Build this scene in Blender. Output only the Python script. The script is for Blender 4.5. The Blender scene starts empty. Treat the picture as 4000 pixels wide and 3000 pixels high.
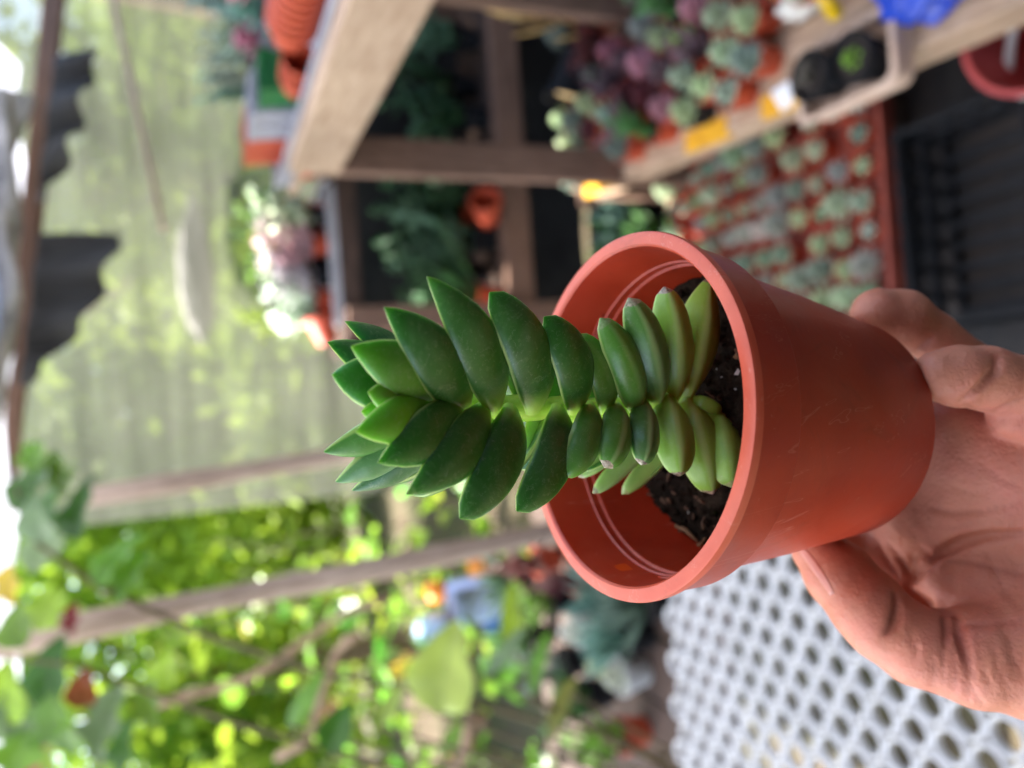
import bpy, math, random
import numpy as np
from mathutils import Vector, Matrix, Quaternion

# ------------------------------------------------------------------ camera
SC = bpy.context.scene
COL = SC.collection
H = 1.5
FPX = 3000.0
PITCH, ROLL = math.radians(21.5), math.radians(4.0)
FW = np.array([0, math.cos(PITCH), -math.sin(PITCH)])
R0 = np.array([1.0, 0, 0]); U0 = np.cross(R0, FW)
RV = math.cos(ROLL) * R0 - math.sin(ROLL) * U0      # the photographer's right
UV = math.cos(ROLL) * U0 + math.sin(ROLL) * R0      # the photographer's up
CP = np.array([0, 0, H])
cam = bpy.data.cameras.new('camera')
cam_o = bpy.data.objects.new('camera', cam); COL.objects.link(cam_o)
# the phone was turned a quarter: picture right is down in the world
m3 = Matrix((tuple(-UV), tuple(RV), tuple(-FW))).transposed()
cam_o.matrix_world = Matrix.Translation(CP) @ m3.to_4x4()
cam.sensor_width = 36.0
cam.lens = 36.0 * FPX / 4000.0
cam.clip_start = 0.01; cam.clip_end = 500
cam.dof.use_dof = True
cam.dof.focus_distance = 0.170
cam.dof.aperture_fstop = 8.0
cam.dof.aperture_blades = 0
SC.camera = cam_o

# ------------------------------------------------------------------ light
SUN_EL, SUN_AZ = math.radians(50), math.radians(-64)   # azimuth from +Y towards +X
W = bpy.data.worlds.new('World'); SC.world = W; W.use_nodes = True
nt = W.node_tree
sky = nt.nodes.new('ShaderNodeTexSky'); sky.sky_type = 'NISHITA'; sky.sun_disc = False
sky.sun_elevation = SUN_EL; sky.sun_rotation = SUN_AZ
sky.air_density = 1.0; sky.dust_density = 2.0; sky.ozone_density = 0.6
bg = nt.nodes['Background']; bg.inputs['Strength'].default_value = 0.15
nt.links.new(sky.outputs[0], bg.inputs['Color'])
sun = bpy.data.lights.new('sun', 'SUN'); sun.energy = 5.0; sun.angle = math.radians(0.5); sun.color = (1, 0.95, 0.87)
sun_o = bpy.data.objects.new('sun', sun); COL.objects.link(sun_o)
sd = Vector((math.sin(SUN_AZ) * math.cos(SUN_EL), math.cos(SUN_AZ) * math.cos(SUN_EL), math.sin(SUN_EL)))
sun_o.rotation_euler = sd.to_track_quat('Z', 'Y').to_euler()
SC.view_settings.view_transform = 'Standard'; SC.view_settings.look = 'None'
SC.view_settings.gamma = 1.0; SC.view_settings.use_curve_mapping = False
SC.view_settings.exposure = 2.45
SC.render.engine = 'CYCLES'
SC.cycles.use_denoising = True
SC.cycles.max_bounces = 7; SC.cycles.transparent_max_bounces = 10
SC.cycles.sample_clamp_indirect = 6.0
SC.cycles.caustics_reflective = False; SC.cycles.caustics_refractive = False

# ------------------------------------------------------------------ helpers
rng = random.Random(7)
def ray(x, y):
    return FW + RV * ((1500 - y) / FPX) + UV * ((2000 - x) / FPX)
def P(x, y, c): return CP + ray(x, y) * c                    # a point c metres in front of the camera
def PZ(x, y, z): d = ray(x, y); return CP + d * ((z - H) / d[2])
def PY(x, y, v): d = ray(x, y); return CP + d * (v / d[1])
def PX(x, y, v): d = ray(x, y); return CP + d * (v / d[0])
def proj(p):
    q = np.asarray(p, float) - CP; c = q @ FW
    return 2000 - FPX * (q @ UV) / c, 1500 - FPX * (q @ RV) / c, c
def in_view(p, m=150):
    x, y, c = proj(p)
    return c > 0 and -m < x < 4000 + m and -m < y < 3000 + m
def unit(v): v = np.asarray(v, float); return v / (np.linalg.norm(v) + 1e-12)

def tag(o, label=None, cat=None, group=None, kind=None):
    if label: o['label'] = label
    if cat: o['category'] = cat
    if group: o['group'] = group
    if kind: o['kind'] = kind
    return o
def empty(name, loc=(0, 0, 0), rz=0.0):
    o = bpy.data.objects.new(name, None); COL.objects.link(o)
    o.location = tuple(loc); o.rotation_euler = (0, 0, rz); o.empty_display_size = 0.05
    return o
def link(name, me, parent=None, loc=None, rot=None, scale=None):
    o = bpy.data.objects.new(name, me); COL.objects.link(o)
    if parent is not None: o.parent = parent
    if loc is not None: o.location = tuple(loc)
    if rot is not None: o.rotation_euler = rot
    if scale is not None: o.scale = scale if hasattr(scale, '__len__') else (scale,) * 3
    return o
def copy_tree(o, parent=None):
    c = o.copy(); COL.objects.link(c)
    if parent is not None: c.parent = parent
    for ch in list(o.children): copy_tree(ch, c)
    return c

class MB:
    """collects verts and faces, built as one mesh"""
    def __init__(s): s.v = []; s.f = []; s.uv = None
    def add(s, vs, fs):
        n = len(s.v); s.v.extend([tuple(map(float, p)) for p in vs]); s.f.extend([tuple(i + n for i in f) for f in fs]); return s
    def box(s, lo, hi, bev=0.0, jit=0.0):
        x0, y0, z0 = lo; x1, y1, z1 = hi
        b = bev or min(x1 - x0, y1 - y0, z1 - z0) * 0.06
        vs = []; fs = []
        # chamfered box: 24 verts
        idx = {}
        for ix in (0, 1):
            for iy in (0, 1):
                for iz in (0, 1):
                    px, py, pz = (x0, x1)[ix], (y0, y1)[iy], (z0, z1)[iz]
                    sx, sy, sz = (1, -1)[ix], (1, -1)[iy], (1, -1)[iz]
                    j = [rng.uniform(-jit, jit) for _ in range(3)]
                    idx[ix, iy, iz] = len(vs)
                    vs += [(px + j[0], py + sy * b + j[1], pz + sz * b + j[2]), (px + sx * b + j[0], py + j[1], pz + sz * b + j[2]), (px + sx * b + j[0], py + sy * b + j[1], pz + j[2])]
        I = lambda a, b_, c, k: idx[a, b_, c] + k
        for i in (0, 1):
            q = [I(i, 0, 0, 0), I(i, 1, 0, 0), I(i, 1, 1, 0), I(i, 0, 1, 0)]; fs.append(q if i else q[::-1])
            q = [I(0, i, 0, 1), I(1, i, 0, 1), I(1, i, 1, 1), I(0, i, 1, 1)]; fs.append(q[::-1] if i else q)
            q = [I(0, 0, i, 2), I(1, 0, i, 2), I(1, 1, i, 2), I(0, 1, i, 2)]; fs.append(q if i else q[::-1])
        for a in (0, 1):
            for c in (0, 1):
                fs.append((I(a, c, 0, 0), I(a, c, 0, 1), I(a, c, 1, 1), I(a, c, 1, 0)))
                fs.append((I(a, 0, c, 0), I(a, 0, c, 2), I(a, 1, c, 2), I(a, 1, c, 0)))
                fs.append((I(0, a, c, 1), I(0, a, c, 2), I(1, a, c, 2), I(1, a, c, 1)))
        for k in idx.values(): fs.append((k, k + 1, k + 2))
        return s.add(vs, fs)
    def tube(s, pts, rad, n=8, cap=True, wob=0.0):
        pts = [np.asarray(p, float) for p in pts]
        if not hasattr(rad, '__len__'): rad = [rad] * len(pts)
        vs = []; fs = []; up = np.array([0.12, 0.33, 1.0]); prev = None
        for i, p in enumerate(pts):
            t = unit(pts[min(i + 1, len(pts) - 1)] - pts[max(i - 1, 0)])
            a = unit(np.cross(t, up if prev is None else prev)) if prev is None else unit(prev - t * (prev @ t))
            b = np.cross(t, a); prev = a
            for k in range(n):
                th = 2 * math.pi * k / n; r = rad[i] * (1 + rng.uniform(-wob, wob))
                vs.append(p + r * (math.cos(th) * a + math.sin(th) * b))
            if i:
                for k in range(n):
                    fs.append(((i - 1) * n + k, (i - 1) * n + (k + 1) % n, i * n + (k + 1) % n, i * n + k))
        if cap:
            fs.append(tuple(range(n))[::-1]); m = (len(pts) - 1) * n; fs.append(tuple(range(m, m + n)))
        return s.add(vs, fs)
    def lathe(s, prof, n=32, c=(0, 0, 0), frame=None, cap0=False, cap1=False):
        c = np.asarray(c, float)
        A, B, Z = frame if frame is not None else (np.array([1., 0, 0]), np.array([0, 1., 0]), np.array([0, 0, 1.]))
        vs = []; fs = []
        for i, (r, z) in enumerate(prof):
            for k in range(n):
                th = 2 * math.pi * k / n
                vs.append(c + r * (math.cos(th) * A + math.sin(th) * B) + z * Z)
            if i:
                for k in range(n):
                    fs.append(((i - 1) * n + k, (i - 1) * n + (k + 1) % n, i * n + (k + 1) % n, i * n + k))
        if cap0: fs.append(tuple(range(n))[::-1])
        if cap1: m = (len(prof) - 1) * n; fs.append(tuple(range(m, m + n)))
        return s.add(vs, fs)
    def grid(s, fn, nu, nv):
        vs = [fn(i / nu, j / nv) for i in range(nu + 1) for j in range(nv + 1)]
        fs = [(i * (nv + 1) + j, (i + 1) * (nv + 1) + j, (i + 1) * (nv + 1) + j + 1, i * (nv + 1) + j + 1) for i in range(nu) for j in range(nv)]
        return s.add(vs, fs)
    def mesh(s, name, mat, smooth=True, off=None, angle=None):
        me = bpy.data.meshes.new(name)
        v = s.v if off is None else [(a - off[0], b - off[1], c - off[2]) for a, b, c in s.v]
        me.from_pydata(v, [], s.f); me.update()
        if mat is not None: me.materials.append(mat)
        if smooth:
            me.polygons.foreach_set('use_smooth', [True] * len(me.polygons))
            if angle: me.set_sharp_from_angle(angle=math.radians(angle))
        return me
    def build(s, name, mat, parent=None, smooth=True, off=None, angle=None):
        return link(name, s.mesh(name, mat, smooth, off, angle), parent)

ORD = ['first', 'second', 'third', 'fourth', 'fifth', 'sixth', 'seventh', 'eighth', 'ninth', 'tenth', 'eleventh', 'twelfth', 'thirteenth', 'fourteenth', 'fifteenth', 'sixteenth', 'seventeenth', 'eighteenth', 'nineteenth', 'twentieth']
# ------------------------------------------------------------------ materials
def srgb(r, g, b):
    f = lambda c: (c / 12.92 if c <= 0.04045 else ((c + 0.055) / 1.055) ** 2.4)
    return (f(r / 255), f(g / 255), f(b / 255), 1)
class MT:
    def __init__(s, name):
        s.m = bpy.data.materials.new(name); s.m.use_nodes = True; s.t = s.m.node_tree; s.b = s.t.nodes['Principled BSDF']; s.out = s.t.nodes['Material Output']
    def n(s, typ, **kw):
        nd = s.t.nodes.new('ShaderNode' + typ)
        for k, v in kw.items():
            if k in nd.inputs.keys() and not hasattr(type(nd), k): nd.inputs[k].default_value = v
            else: setattr(nd, k, v)
        return nd
    def l(s, a, b): s.t.links.new(a, b)
    def ramp(s, fac, stops):
        r = s.n('ValToRGB'); e = r.color_ramp.elements
        while len(e) > 1: e.remove(e[-1])
        e[0].position, e[0].color = stops[0]
        for p, c in stops[1:]: q = e.new(p); q.color = c
        s.l(fac, r.inputs[0]); return r.outputs[0]
    def mix(s, fac, a, b, typ='MIX'):
        n = s.n('Mix', data_type='RGBA', blend_type=typ)
        for sock, val in ((n.inputs[0], fac), (n.inputs[6], a), (n.inputs[7], b)):
            if hasattr(val, 'is_output'): s.l(val, sock)
            else: sock.default_value = val
        return n.outputs[2]
    def noise(s, scale, detail=4, rough=0.55, vec=None, dist=0.0, coord='Object'):
        n = s.n('TexNoise'); n.inputs['Scale'].default_value = scale; n.inputs['Detail'].default_value = detail
        n.inputs['Roughness'].default_value = rough; n.inputs['Distortion'].default_value = dist
        if vec is None: vec = s.n('TexCoord').outputs[coord]
        s.l(vec, n.inputs['Vector']); return n.outputs['Fac']
    def mapping(s, scale=(1, 1, 1), rot=(0, 0, 0), coord='Object'):
        mp = s.n('Mapping'); mp.inputs['Scale'].default_value = scale; mp.inputs['Rotation'].default_value = rot
        s.l(s.n('TexCoord').outputs[coord], mp.inputs['Vector']); return mp.outputs[0]
    def set(s, **kw):
        for k, v in kw.items():
            k = k.replace('_', ' ')
            sock = s.b.inputs[k]
            if hasattr(v, 'is_output'): s.l(v, sock)
            else: sock.default_value = v
        return s
    def bump(s, h, strength=0.3, dist=0.01):
        b = s.n('Bump'); b.inputs['Strength'].default_value = strength; b.inputs['Distance'].default_value = dist
        s.l(h, b.inputs['Height']); s.l(b.outputs[0], s.b.inputs['Normal']); return s

def simple(name, c1, c2=None, rough=0.6, scale=30.0, bump=0.0, spec=None, trans=0.0, detail=5):
    m = MT(name); f = m.noise(scale, detail)
    c2 = c2 or tuple(x * 0.6 for x in c1[:3]) + (1,)
    col = m.ramp(f, [(0.3, c2), (0.7, c1)])
    m.set(Base_Color=col, Roughness=rough)
    if spec is not None: m.b.inputs['Specular IOR Level'].default_value = spec
    if bump: m.bump(f, bump, 0.01)
    if trans:
        t = m.n('BsdfTranslucent'); m.l(col, t.inputs[0]); x = m.n('MixShader'); x.inputs[0].default_value = trans
        m.l(m.b.outputs[0], x.inputs[1]); m.l(t.outputs[0], x.inputs[2]); m.l(x.outputs[0], m.out.inputs[0])
    return m.m
def wood(name, c1, c2, axis=(1, 8, 8), rough=0.75):
    m = MT(name); v = m.mapping(axis)
    g = m.noise(9, 6, 0.6, v, 0.6); k = m.noise(3.0, 4)
    col = m.ramp(g, [(0.25, c2), (0.5, tuple((a + b) / 2 for a, b in zip(c1, c2))), (0.75, c1)])
    col = m.mix(m.ramp(k, [(0.35, (0, 0, 0, 1)), (0.7, (0.45,) * 3 + (1,))]), col, tuple(x * 0.55 for x in c2[:3]) + (1,))
    m.set(Base_Color=col, Roughness=rough); m.bump(g, 0.4, 0.004)
    return m.m
def objcol(name, rough=0.5, trans=0.0, var=0.35, scale=25, spec=0.5, sss=0.0):
    """colour comes from each object's own colour, broken up by noise"""
    m = MT(name); oi = m.n('ObjectInfo'); f = m.noise(scale, 4)
    dark = m.mix(1.0, oi.outputs['Color'], (1 - var, 1 - var, 1 - var, 1), 'MULTIPLY')
    col = m.mix(m.ramp(f, [(0.3, (0, 0, 0, 1)), (0.7, (1, 1, 1, 1))]), dark, oi.outputs['Color'])
    m.set(Base_Color=col, Roughness=rough); m.b.inputs['Specular IOR Level'].default_value = spec
    if trans:
        t = m.n('BsdfTranslucent'); m.l(col, t.inputs[0]); x = m.n('MixShader'); x.inputs[0].default_value = trans
        m.l(m.b.outputs[0], x.inputs[1]); m.l(t.outputs[0], x.inputs[2]); m.l(x.outputs[0], m.out.inputs[0])
    return m.m

M = {}
M['wood_pale'] = wood('pale_wood', srgb(205, 180, 155), srgb(150, 120, 95), (8, 1.2, 8))
M['wood_brown'] = wood('brown_wood', srgb(150, 118, 100), srgb(96, 70, 56), (8, 8, 1.2))
M['wood_brown_x'] = wood('brown_wood_level', srgb(140, 108, 90), srgb(92, 66, 52), (1.2, 8, 8))
M['wood_grey'] = wood('weathered_wood', srgb(206, 184, 166), srgb(148, 122, 104), (8, 8, 1.2))
M['wood_dark'] = wood('dark_wood', srgb(96, 74, 62), srgb(52, 38, 32), (1.2, 8, 8))
M['terracotta'] = simple('terracotta_plastic', srgb(196, 82, 50), srgb(160, 60, 38), 0.5, 20)
M['terracotta_dull'] = simple('dull_red_plastic', srgb(160, 78, 62), srgb(120, 50, 40), 0.6, 20)
M['black_plastic'] = simple('black_plastic', (0.018, 0.019, 0.022, 1), (0.010, 0.011, 0.013, 1), 0.55, 20, spec=0.15)
M['grey_plastic'] = simple('grey_plastic', srgb(168, 168, 176), srgb(140, 140, 150), 0.5, 12)
M['white_plastic'] = simple('white_plastic', (0.64, 0.64, 0.635, 1), (0.54, 0.54, 0.535, 1), 0.33, 14)
M['dark_green_plastic'] = simple('dark_green_plastic', srgb(20, 120, 55), srgb(12, 80, 38), 0.4, 12)
M['pot_soil'] = simple('potting_soil', (0.045, 0.034, 0.028, 1), (0.012, 0.009, 0.008, 1), 0.95, 90, 0.8)
M['succulent'] = objcol('succulent_flesh', 0.45, 0.12, 0.30, 40)
M['leaf'] = objcol('garden_leaf', 0.30, 0.5, 0.45, 16)
M['foliage'] = objcol('foliage', 0.45, 0.5, 0.4, 3.5)
M['stem'] = simple('plant_stem', srgb(120, 105, 70), srgb(80, 66, 44), 0.7, 40)
M['bark'] = simple('bark', srgb(198, 168, 140), srgb(140, 112, 90), 0.85, 18, 0.6)

# ------------------------------------------------------------------ the setting
def ground_fn(u, v):
    x = (u - 0.5) * 2; y = (v - 0.5) * 2
    X = math.copysign(abs(x) ** 2.2, x) * 200; Y = math.copysign(abs(y) ** 2.2, y) * 200 + 2
    return (X, Y, 0.0)
gm = MT('earth_ground')
gf = gm.noise(1.6, 8, 0.6); gf2 = gm.noise(30, 6, 0.7)
gcol = gm.mix(gm.ramp(gf2, [(0.3, (0, 0, 0, 1)), (0.7, (1, 1, 1, 1))]), srgb(60, 46, 38), gm.ramp(gf, [(0.35, srgb(104, 84, 66)), (0.65, srgb(88, 96, 52))]))
gm.set(Base_Color=gcol, Roughness=0.95).bump(gf2, 0.6, 0.02)
tag(MB().grid(ground_fn, 80, 80).build('ground', gm.m), kind='structure')
mm = MT('woven_ground_cover')
wv = mm.n('TexChecker'); wv.inputs['Scale'].default_value = 120; wv.inputs['Color1'].default_value = (0.020, 0.020, 0.021, 1); wv.inputs['Color2'].default_value = (0.010, 0.010, 0.011, 1)
mm.l(mm.n('TexCoord').outputs['Object'], wv.inputs['Vector'])
mud = mm.noise(5, 6, 0.6)
mm.set(Base_Color=mm.mix(mm.ramp(mud, [(0.42, (0, 0, 0, 1)), (0.66, (0.45, 0.45, 0.45, 1))]), wv.outputs[0], srgb(78, 64, 54)), Roughness=0.8)
tag(MB().grid(lambda u, v: (-0.25 + 2.3 * u, 0.2 + 2.6 * v, 0.006 + 0.006 * math.sin(9 * u + 3 * v) * math.sin(7 * v)), 30, 30).build('path', mm.m), kind='structure')

# ---- shade roof, back netting
def net_material(name, col, open_fac, stripe, axis=(1, 1, 1), trans=0.5, nz=0.25):
    m = MT(name); v = m.mapping(axis)
    n1 = m.noise(6, 5, 0.6, v); w = m.n('TexWave'); w.wave_type = 'BANDS'; w.bands_direction = 'Z'
    w.inputs['Scale'].default_value = stripe; w.inputs['Distortion'].default_value = 2.0; w.inputs['Detail'].default_value = 3
    m.l(m.n('TexCoord').outputs['Object'], w.inputs['Vector'])
    fac = m.n('Math', operation='MULTIPLY_ADD'); m.l(w.outputs['Fac'], fac.inputs[0]); fac.inputs[1].default_value = -nz * 0.7; fac.inputs[2].default_value = open_fac + nz * 0.35
    f2 = m.n('Math', operation='MULTIPLY_ADD'); m.l(n1, f2.inputs[0]); f2.inputs[1].default_value = nz; m.l(fac.outputs[0], f2.inputs[2])
    f3 = m.n('Math', operation='SUBTRACT'); m.l(f2.outputs[0], f3.inputs[0]); f3.inputs[1].default_value = nz / 2; f3.use_clamp = True
    d = m.n('BsdfDiffuse'); t = m.n('BsdfTranslucent')
    cc = m.ramp(n1, [(0.3, tuple(q * 0.55 for q in col[:3]) + (1,)), (0.5, col), (0.7, tuple(min(0.9, q * 1.5) for q in col[:3]) + (1,))]); m.l(cc, d.inputs[0]); m.l(cc, t.inputs[0])
    x = m.n('MixShader'); x.inputs[0].default_value = trans; m.l(d.outputs[0], x.inputs[1]); m.l(t.outputs[0], x.inputs[2])
    tr = m.n('BsdfTransparent'); y = m.n('MixShader'); m.l(f3.outputs[0], y.inputs[0]); m.l(x.outputs[0], y.inputs[1]); m.l(tr.outputs[0], y.inputs[2])
    m.l(y.outputs[0], m.out.inputs[0]); m.t.nodes.remove(m.b)
    return m.m
M['roof_net'] = net_material('roof_shade_cloth', srgb(176, 178, 186), 0.015, 60, nz=0.05, trans=0.6)
M['wall_net'] = net_material('wall_shade_net', srgb(114, 114, 104), 0.20, 45, (0.25, 1, 2.4), trans=0.66, nz=0.5)
M['dark_cloth'] = simple('dark_shade_cloth', srgb(62, 62, 62), srgb(44, 44, 46), 0.9, 8)

RXL, RXR = -2.4, 1.05
def roof_fn(u, v):
    x = RXL + (RXR - RXL) * u; y = -0.50 + 3.15 * v
    z = 2.50 - 0.185 * y - 0.07 * (x - 0.3)
    z -= 0.05 * math.sin(math.pi * ((y + 0.50) / 1.05 % 1.0)) * (0.6 + 0.4 * math.sin(5 * x))
    z += 0.012 * math.sin(13 * x + 3 * y)
    return (x, y, z)
tag(MB().grid(roof_fn, 60, 70).build('shade_roof', M['roof_net']), 'pale grey shade cloth stretched overhead as a roof above the beam', 'shade cloth')
def wall_net_fn(u, v):
    x = -0.365 + 3.4 * u; z = 0.15 + 2.02 * v - 0.09 * (x - 0.3) * v
    return (x, 2.87 + 0.010 * math.sin(5 * x) * math.sin(2.2 * z) + 0.003 * math.sin(17 * x), z)
tag(MB().grid(wall_net_fn, 60, 24).build('netting_wall', M['wall_net']), 'grey see-through shade netting stretched as a wall behind the benches', 'netting')

def beam_between(mb, a, b, w, h, up=(0, 0, 1), jit=0.002):
    a = np.asarray(a, float); b = np.asarray(b, float); t = unit(b - a); s = unit(np.cross(t, up)); n = np.cross(s, t); L = np.linalg.norm(b - a)
    q = MB().box((-w / 2, 0, -h / 2), (w / 2, L, h / 2), min(w, h) * 0.07, jit)
    mb.add([a + s * x + t * y + n * z for x, y, z in q.v], q.f); return mb
A, B = PY(235, -250, 2.6), PY(10, 2000, 2.6)
o = beam_between(MB(), A, B, 0.045, 0.055).build('roof_beam', M['wood_brown_x'], smooth=False)
tag(o, 'long brown roof pole running under the shade cloth', 'beam')
# dark cloth hanging in scallops from the roof beam
def hang_cloth(name, px, label, seed):
    """px: list of (top point on the beam, lower edge point) pairs in photo pixels at the depth of the beam"""
    def fn(u, v):
        k = u * (len(px) - 1); i = min(int(k), len(px) - 2); f = k - i
        tx = np.array(px[i][0]) * (1 - f) + np.array(px[i + 1][0]) * f; bx = np.array(px[i][1]) * (1 - f) + np.array(px[i + 1][1]) * f
        q = tx * (1 - v) + bx * v
        p = PY(q[0], q[1], 2.56)
        p = p + np.array([0, -0.03 * v - 0.03 * math.sin(u * 19 + seed + 2 * v) * (0.3 + v), 0.012 * math.sin(u * 23 + seed) * v])
        return p
    o = MB().grid(fn, 30, 14).build(name, M['dark_cloth']); tag(o, label, 'cloth', 'dark cloths hung from the roof pole')
    sm = o.modifiers.new('thick', 'SOLIDIFY'); sm.thickness = 0.002
hang_cloth('hanging_cloth', [((215, 215), (400, 225)), ((200, 330), (345, 360)), ((180, 480), (315, 500)), ((160, 640), (265, 640)), ((140, 800), (175, 800))], 'dark cloth sagging from the roof pole beside the bright gap', 0)
hang_cloth('hanging_cloth', [((150, 915), (480, 915)), ((130, 1050), (425, 1060)), ((115, 1200), (370, 1220)), ((95, 1340), (240, 1370)), ((75, 1500), (110, 1510))], 'dark cloth sagging from the roof pole above the green garden', 2)

# rolled-up cloth above the roof pole
def roll_fn(u, v):
    x = -0.62 + 1.52 * u; th = v * 2 * math.pi; f = abs(u - 0.5) * 2
    r = (0.075 + 0.018 * math.sin(11 * u + 2) + 0.012 * math.sin(31 * u + 3 * th)) * (1 + 0.10 * math.sin(5 * th + 9 * u))
    zc = 2.095 - 0.155 * (x - 0.2) + 0.02 * math.sin(7 * u)
    return (x, 2.47 + r * 0.7 * math.cos(th), zc + r * math.sin(th))
rc = MT('rolled_grey_cloth'); rn = rc.noise(7, 6, 0.65); rc.set(Base_Color=rc.ramp(rn, [(0.35, srgb(120, 122, 128)), (0.65, srgb(205, 206, 212))]), Roughness=0.85); rc.bump(rn, 0.8, 0.05)
tag(MB().grid(roll_fn, 90, 28).build('rolled_cloth', rc.m), 'bundle of crumpled grey cloth rolled up above the roof pole', 'cloth')
# unseen dark sheets added behind and beside the camera to block light
def rear_fn(u, v):
    x = -1.75 + 4.4 * u; return (x, -1.5 + 0.04 * math.sin(6 * x), 0.02 + 2.72 * v)
tag(MB().grid(lambda u, v: (-2.4 + 5.0 * u, -1.55 + 1.07 * v, 2.70 + 0.02 * math.sin(u * 300) - 0.02 * v), 200, 4).build('overhead_light_blocker', M['dark_cloth']), 'dark unseen sheet added overhead behind the photographer to cut light on the pot', 'light blocker')  # added overhead so less light falls on the pot's front
tag(MB().grid(rear_fn, 40, 20).build('rear_light_blocker', M['dark_cloth']), 'dark unseen sheet added behind the photographer to block light reaching the pot', 'shade cloth')
def side_fn(u, v):  # unseen side sheet, added to keep light out
    y = -1.5 + 4.6 * u; return (2.65 + 0.04 * math.sin(5 * y), y, 0.02 + 2.1 * v)
tag(MB().grid(side_fn, 40, 20).build('side_light_blocker', M['dark_cloth']), 'dark unseen sheet added along the side beyond the rack to block light', 'shade cloth')
def back_fn(u, v):  # dark sheet put in for the darkness under the back shelves
    x = 0.14 + 2.4 * u; return (x, 2.825 + 0.012 * math.sin(14 * x), 0.02 + 1.05 * v)
tag(MB().grid(back_fn, 50, 14).build('added_shade_sheet', M['dark_cloth']), 'dark sheet added as the shade behind the lower shelves of the back bench', 'shade cloth')
# frame behind the netting
o = beam_between(MB(), PY(262, -80, 2.95), PY(880, 170, 2.95) - np.array([0, 0, 1.5]), 0.07, 0.05, (0, 1, 0)).build('net_post', M['wood_brown'], smooth=False)
tag(o, 'brown upright post behind the netting beside the pink flowers', 'post')
o = beam_between(MB(), PY(430, -60, 2.838), PY(640, 900, 2.838), 0.02, 0.05, (0, 1, 0)).build('net_rail', M['wood_grey'], smooth=False)
tag(o, 'grey rail crossing slantwise along the netting', 'rail')

# ---- right hand rack: upper bench, post, lower bench
rk = empty('plant_rack', (0.8, 1.3, 0)); tag(rk, 'two-tier wooden plant rack of pale beams full of potted succulents', 'plant rack')
RO = (0.8, 1.3, 0)
def part(name, lo, hi, mat, parent, off, jit=0.002):
    return MB().box(lo, hi, 0.003, jit).build(name, mat, parent, smooth=False, off=off)
part('front_beam', (0.552, 0.45, 1.165), (0.592, 1.93, 1.283), M['wood_pale'], rk, RO)
for i in range(4):
    part('plank', (0.596 + i * 0.098, 0.45, 1.225), (0.686 + i * 0.098, 2.33, 1.247), M['wood_pale'], rk, RO)
part('end_beam', (0.56, 1.935, 1.14), (0.99, 1.98, 1.223), M['wood_brown_x'], rk, RO)
part('post', (0.545, 1.888, 0.0), (0.637, 1.928, 1.163), M['wood_brown'], rk, RO)
part('post', (0.93, 1.735, 0.0), (0.99, 1.775, 1.223), M['wood_brown'], rk, RO)
LB = MB(); beam_between(LB, (0.500, 0.45, 0.335), (0.588, 2.16, 0.335), 0.04, 0.085); LB.build('lower_front_beam', M['wood_pale'], rk, smooth=False, off=RO)
for i in range(7):
    q = MB(); beam_between(q, (0.57 + i * 0.125, 0.45, 0.365), (0.66 + i * 0.125, 2.2, 0.365), 0.115, 0.018); q.build('plank', M['wood_pale'], rk, smooth=False, off=RO)
q = MB(); beam_between(q, (0.55, 2.19, 0.33), (1.5, 2.15, 0.33), 0.04, 0.05); q.build('end_beam', M['wood_brown_x'], rk, smooth=False, off=RO)
for (x, y) in ((0.56, 2.1), (1.3, 2.1), (0.56, 0.55), (1.3, 0.55)):
    part('leg', (x, y, 0), (x + 0.06, y + 0.06, 0.325), M['wood_brown'], rk, RO)
ym = simple('yellow_paint', srgb(232, 176, 40), srgb(200, 140, 30), 0.55, 30)
for k, (y0, y1) in enumerate(((1.92, 2.12), (1.42, 1.58), (1.12, 1.30))):
    q = MB(); f = lambda y: 0.500 + 0.0515 * (y - 0.45) 
    beam_between(q, (f(y0) - 0.0015, y0, 0.372), (f(y1) - 0.0015, y1, 0.372), 0.047, 0.02); q.build('yellow_strip', ym, rk, smooth=False, off=RO)

# ---- back bench
BY = 2.35
zt = 1.118
bk = empty('back_bench', (0.4, BY, 0)); BO = (0.4, BY, 0)
tag(bk, 'dark timber back bench with two shelves behind the rack', 'bench')
part('shelf_beam', (0.13, BY, 1.045), (1.6, BY + 0.045, 1.105), M['wood_dark'], bk, BO)
for i in range(3): part('plank', (0.13, BY + 0.05 + i * 0.115, 1.085), (1.6, BY + 0.155 + i * 0.115, 1.103), M['wood_dark'], bk, BO)
part('lower_beam', (0.12, BY, 0.47), (1.6, BY + 0.045, 0.565), M['wood_brown_x'], bk, BO)
for i in range(3): part('plank', (0.12, BY + 0.05 + i * 0.115, 0.535), (1.6, BY + 0.155 + i * 0.115, 0.553), M['wood_dark'], bk, BO)
for x in (0.19, 1.4):
    part('post', (x, BY - 0.032, 0.0), (x + 0.075, BY - 0.003, 1.10), M['wood_brown'], bk, BO)
    part('post', (x, BY + 0.40, 0.0), (x + 0.06, BY + 0.43, 1.10), M['wood_brown'], bk, BO)

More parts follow.
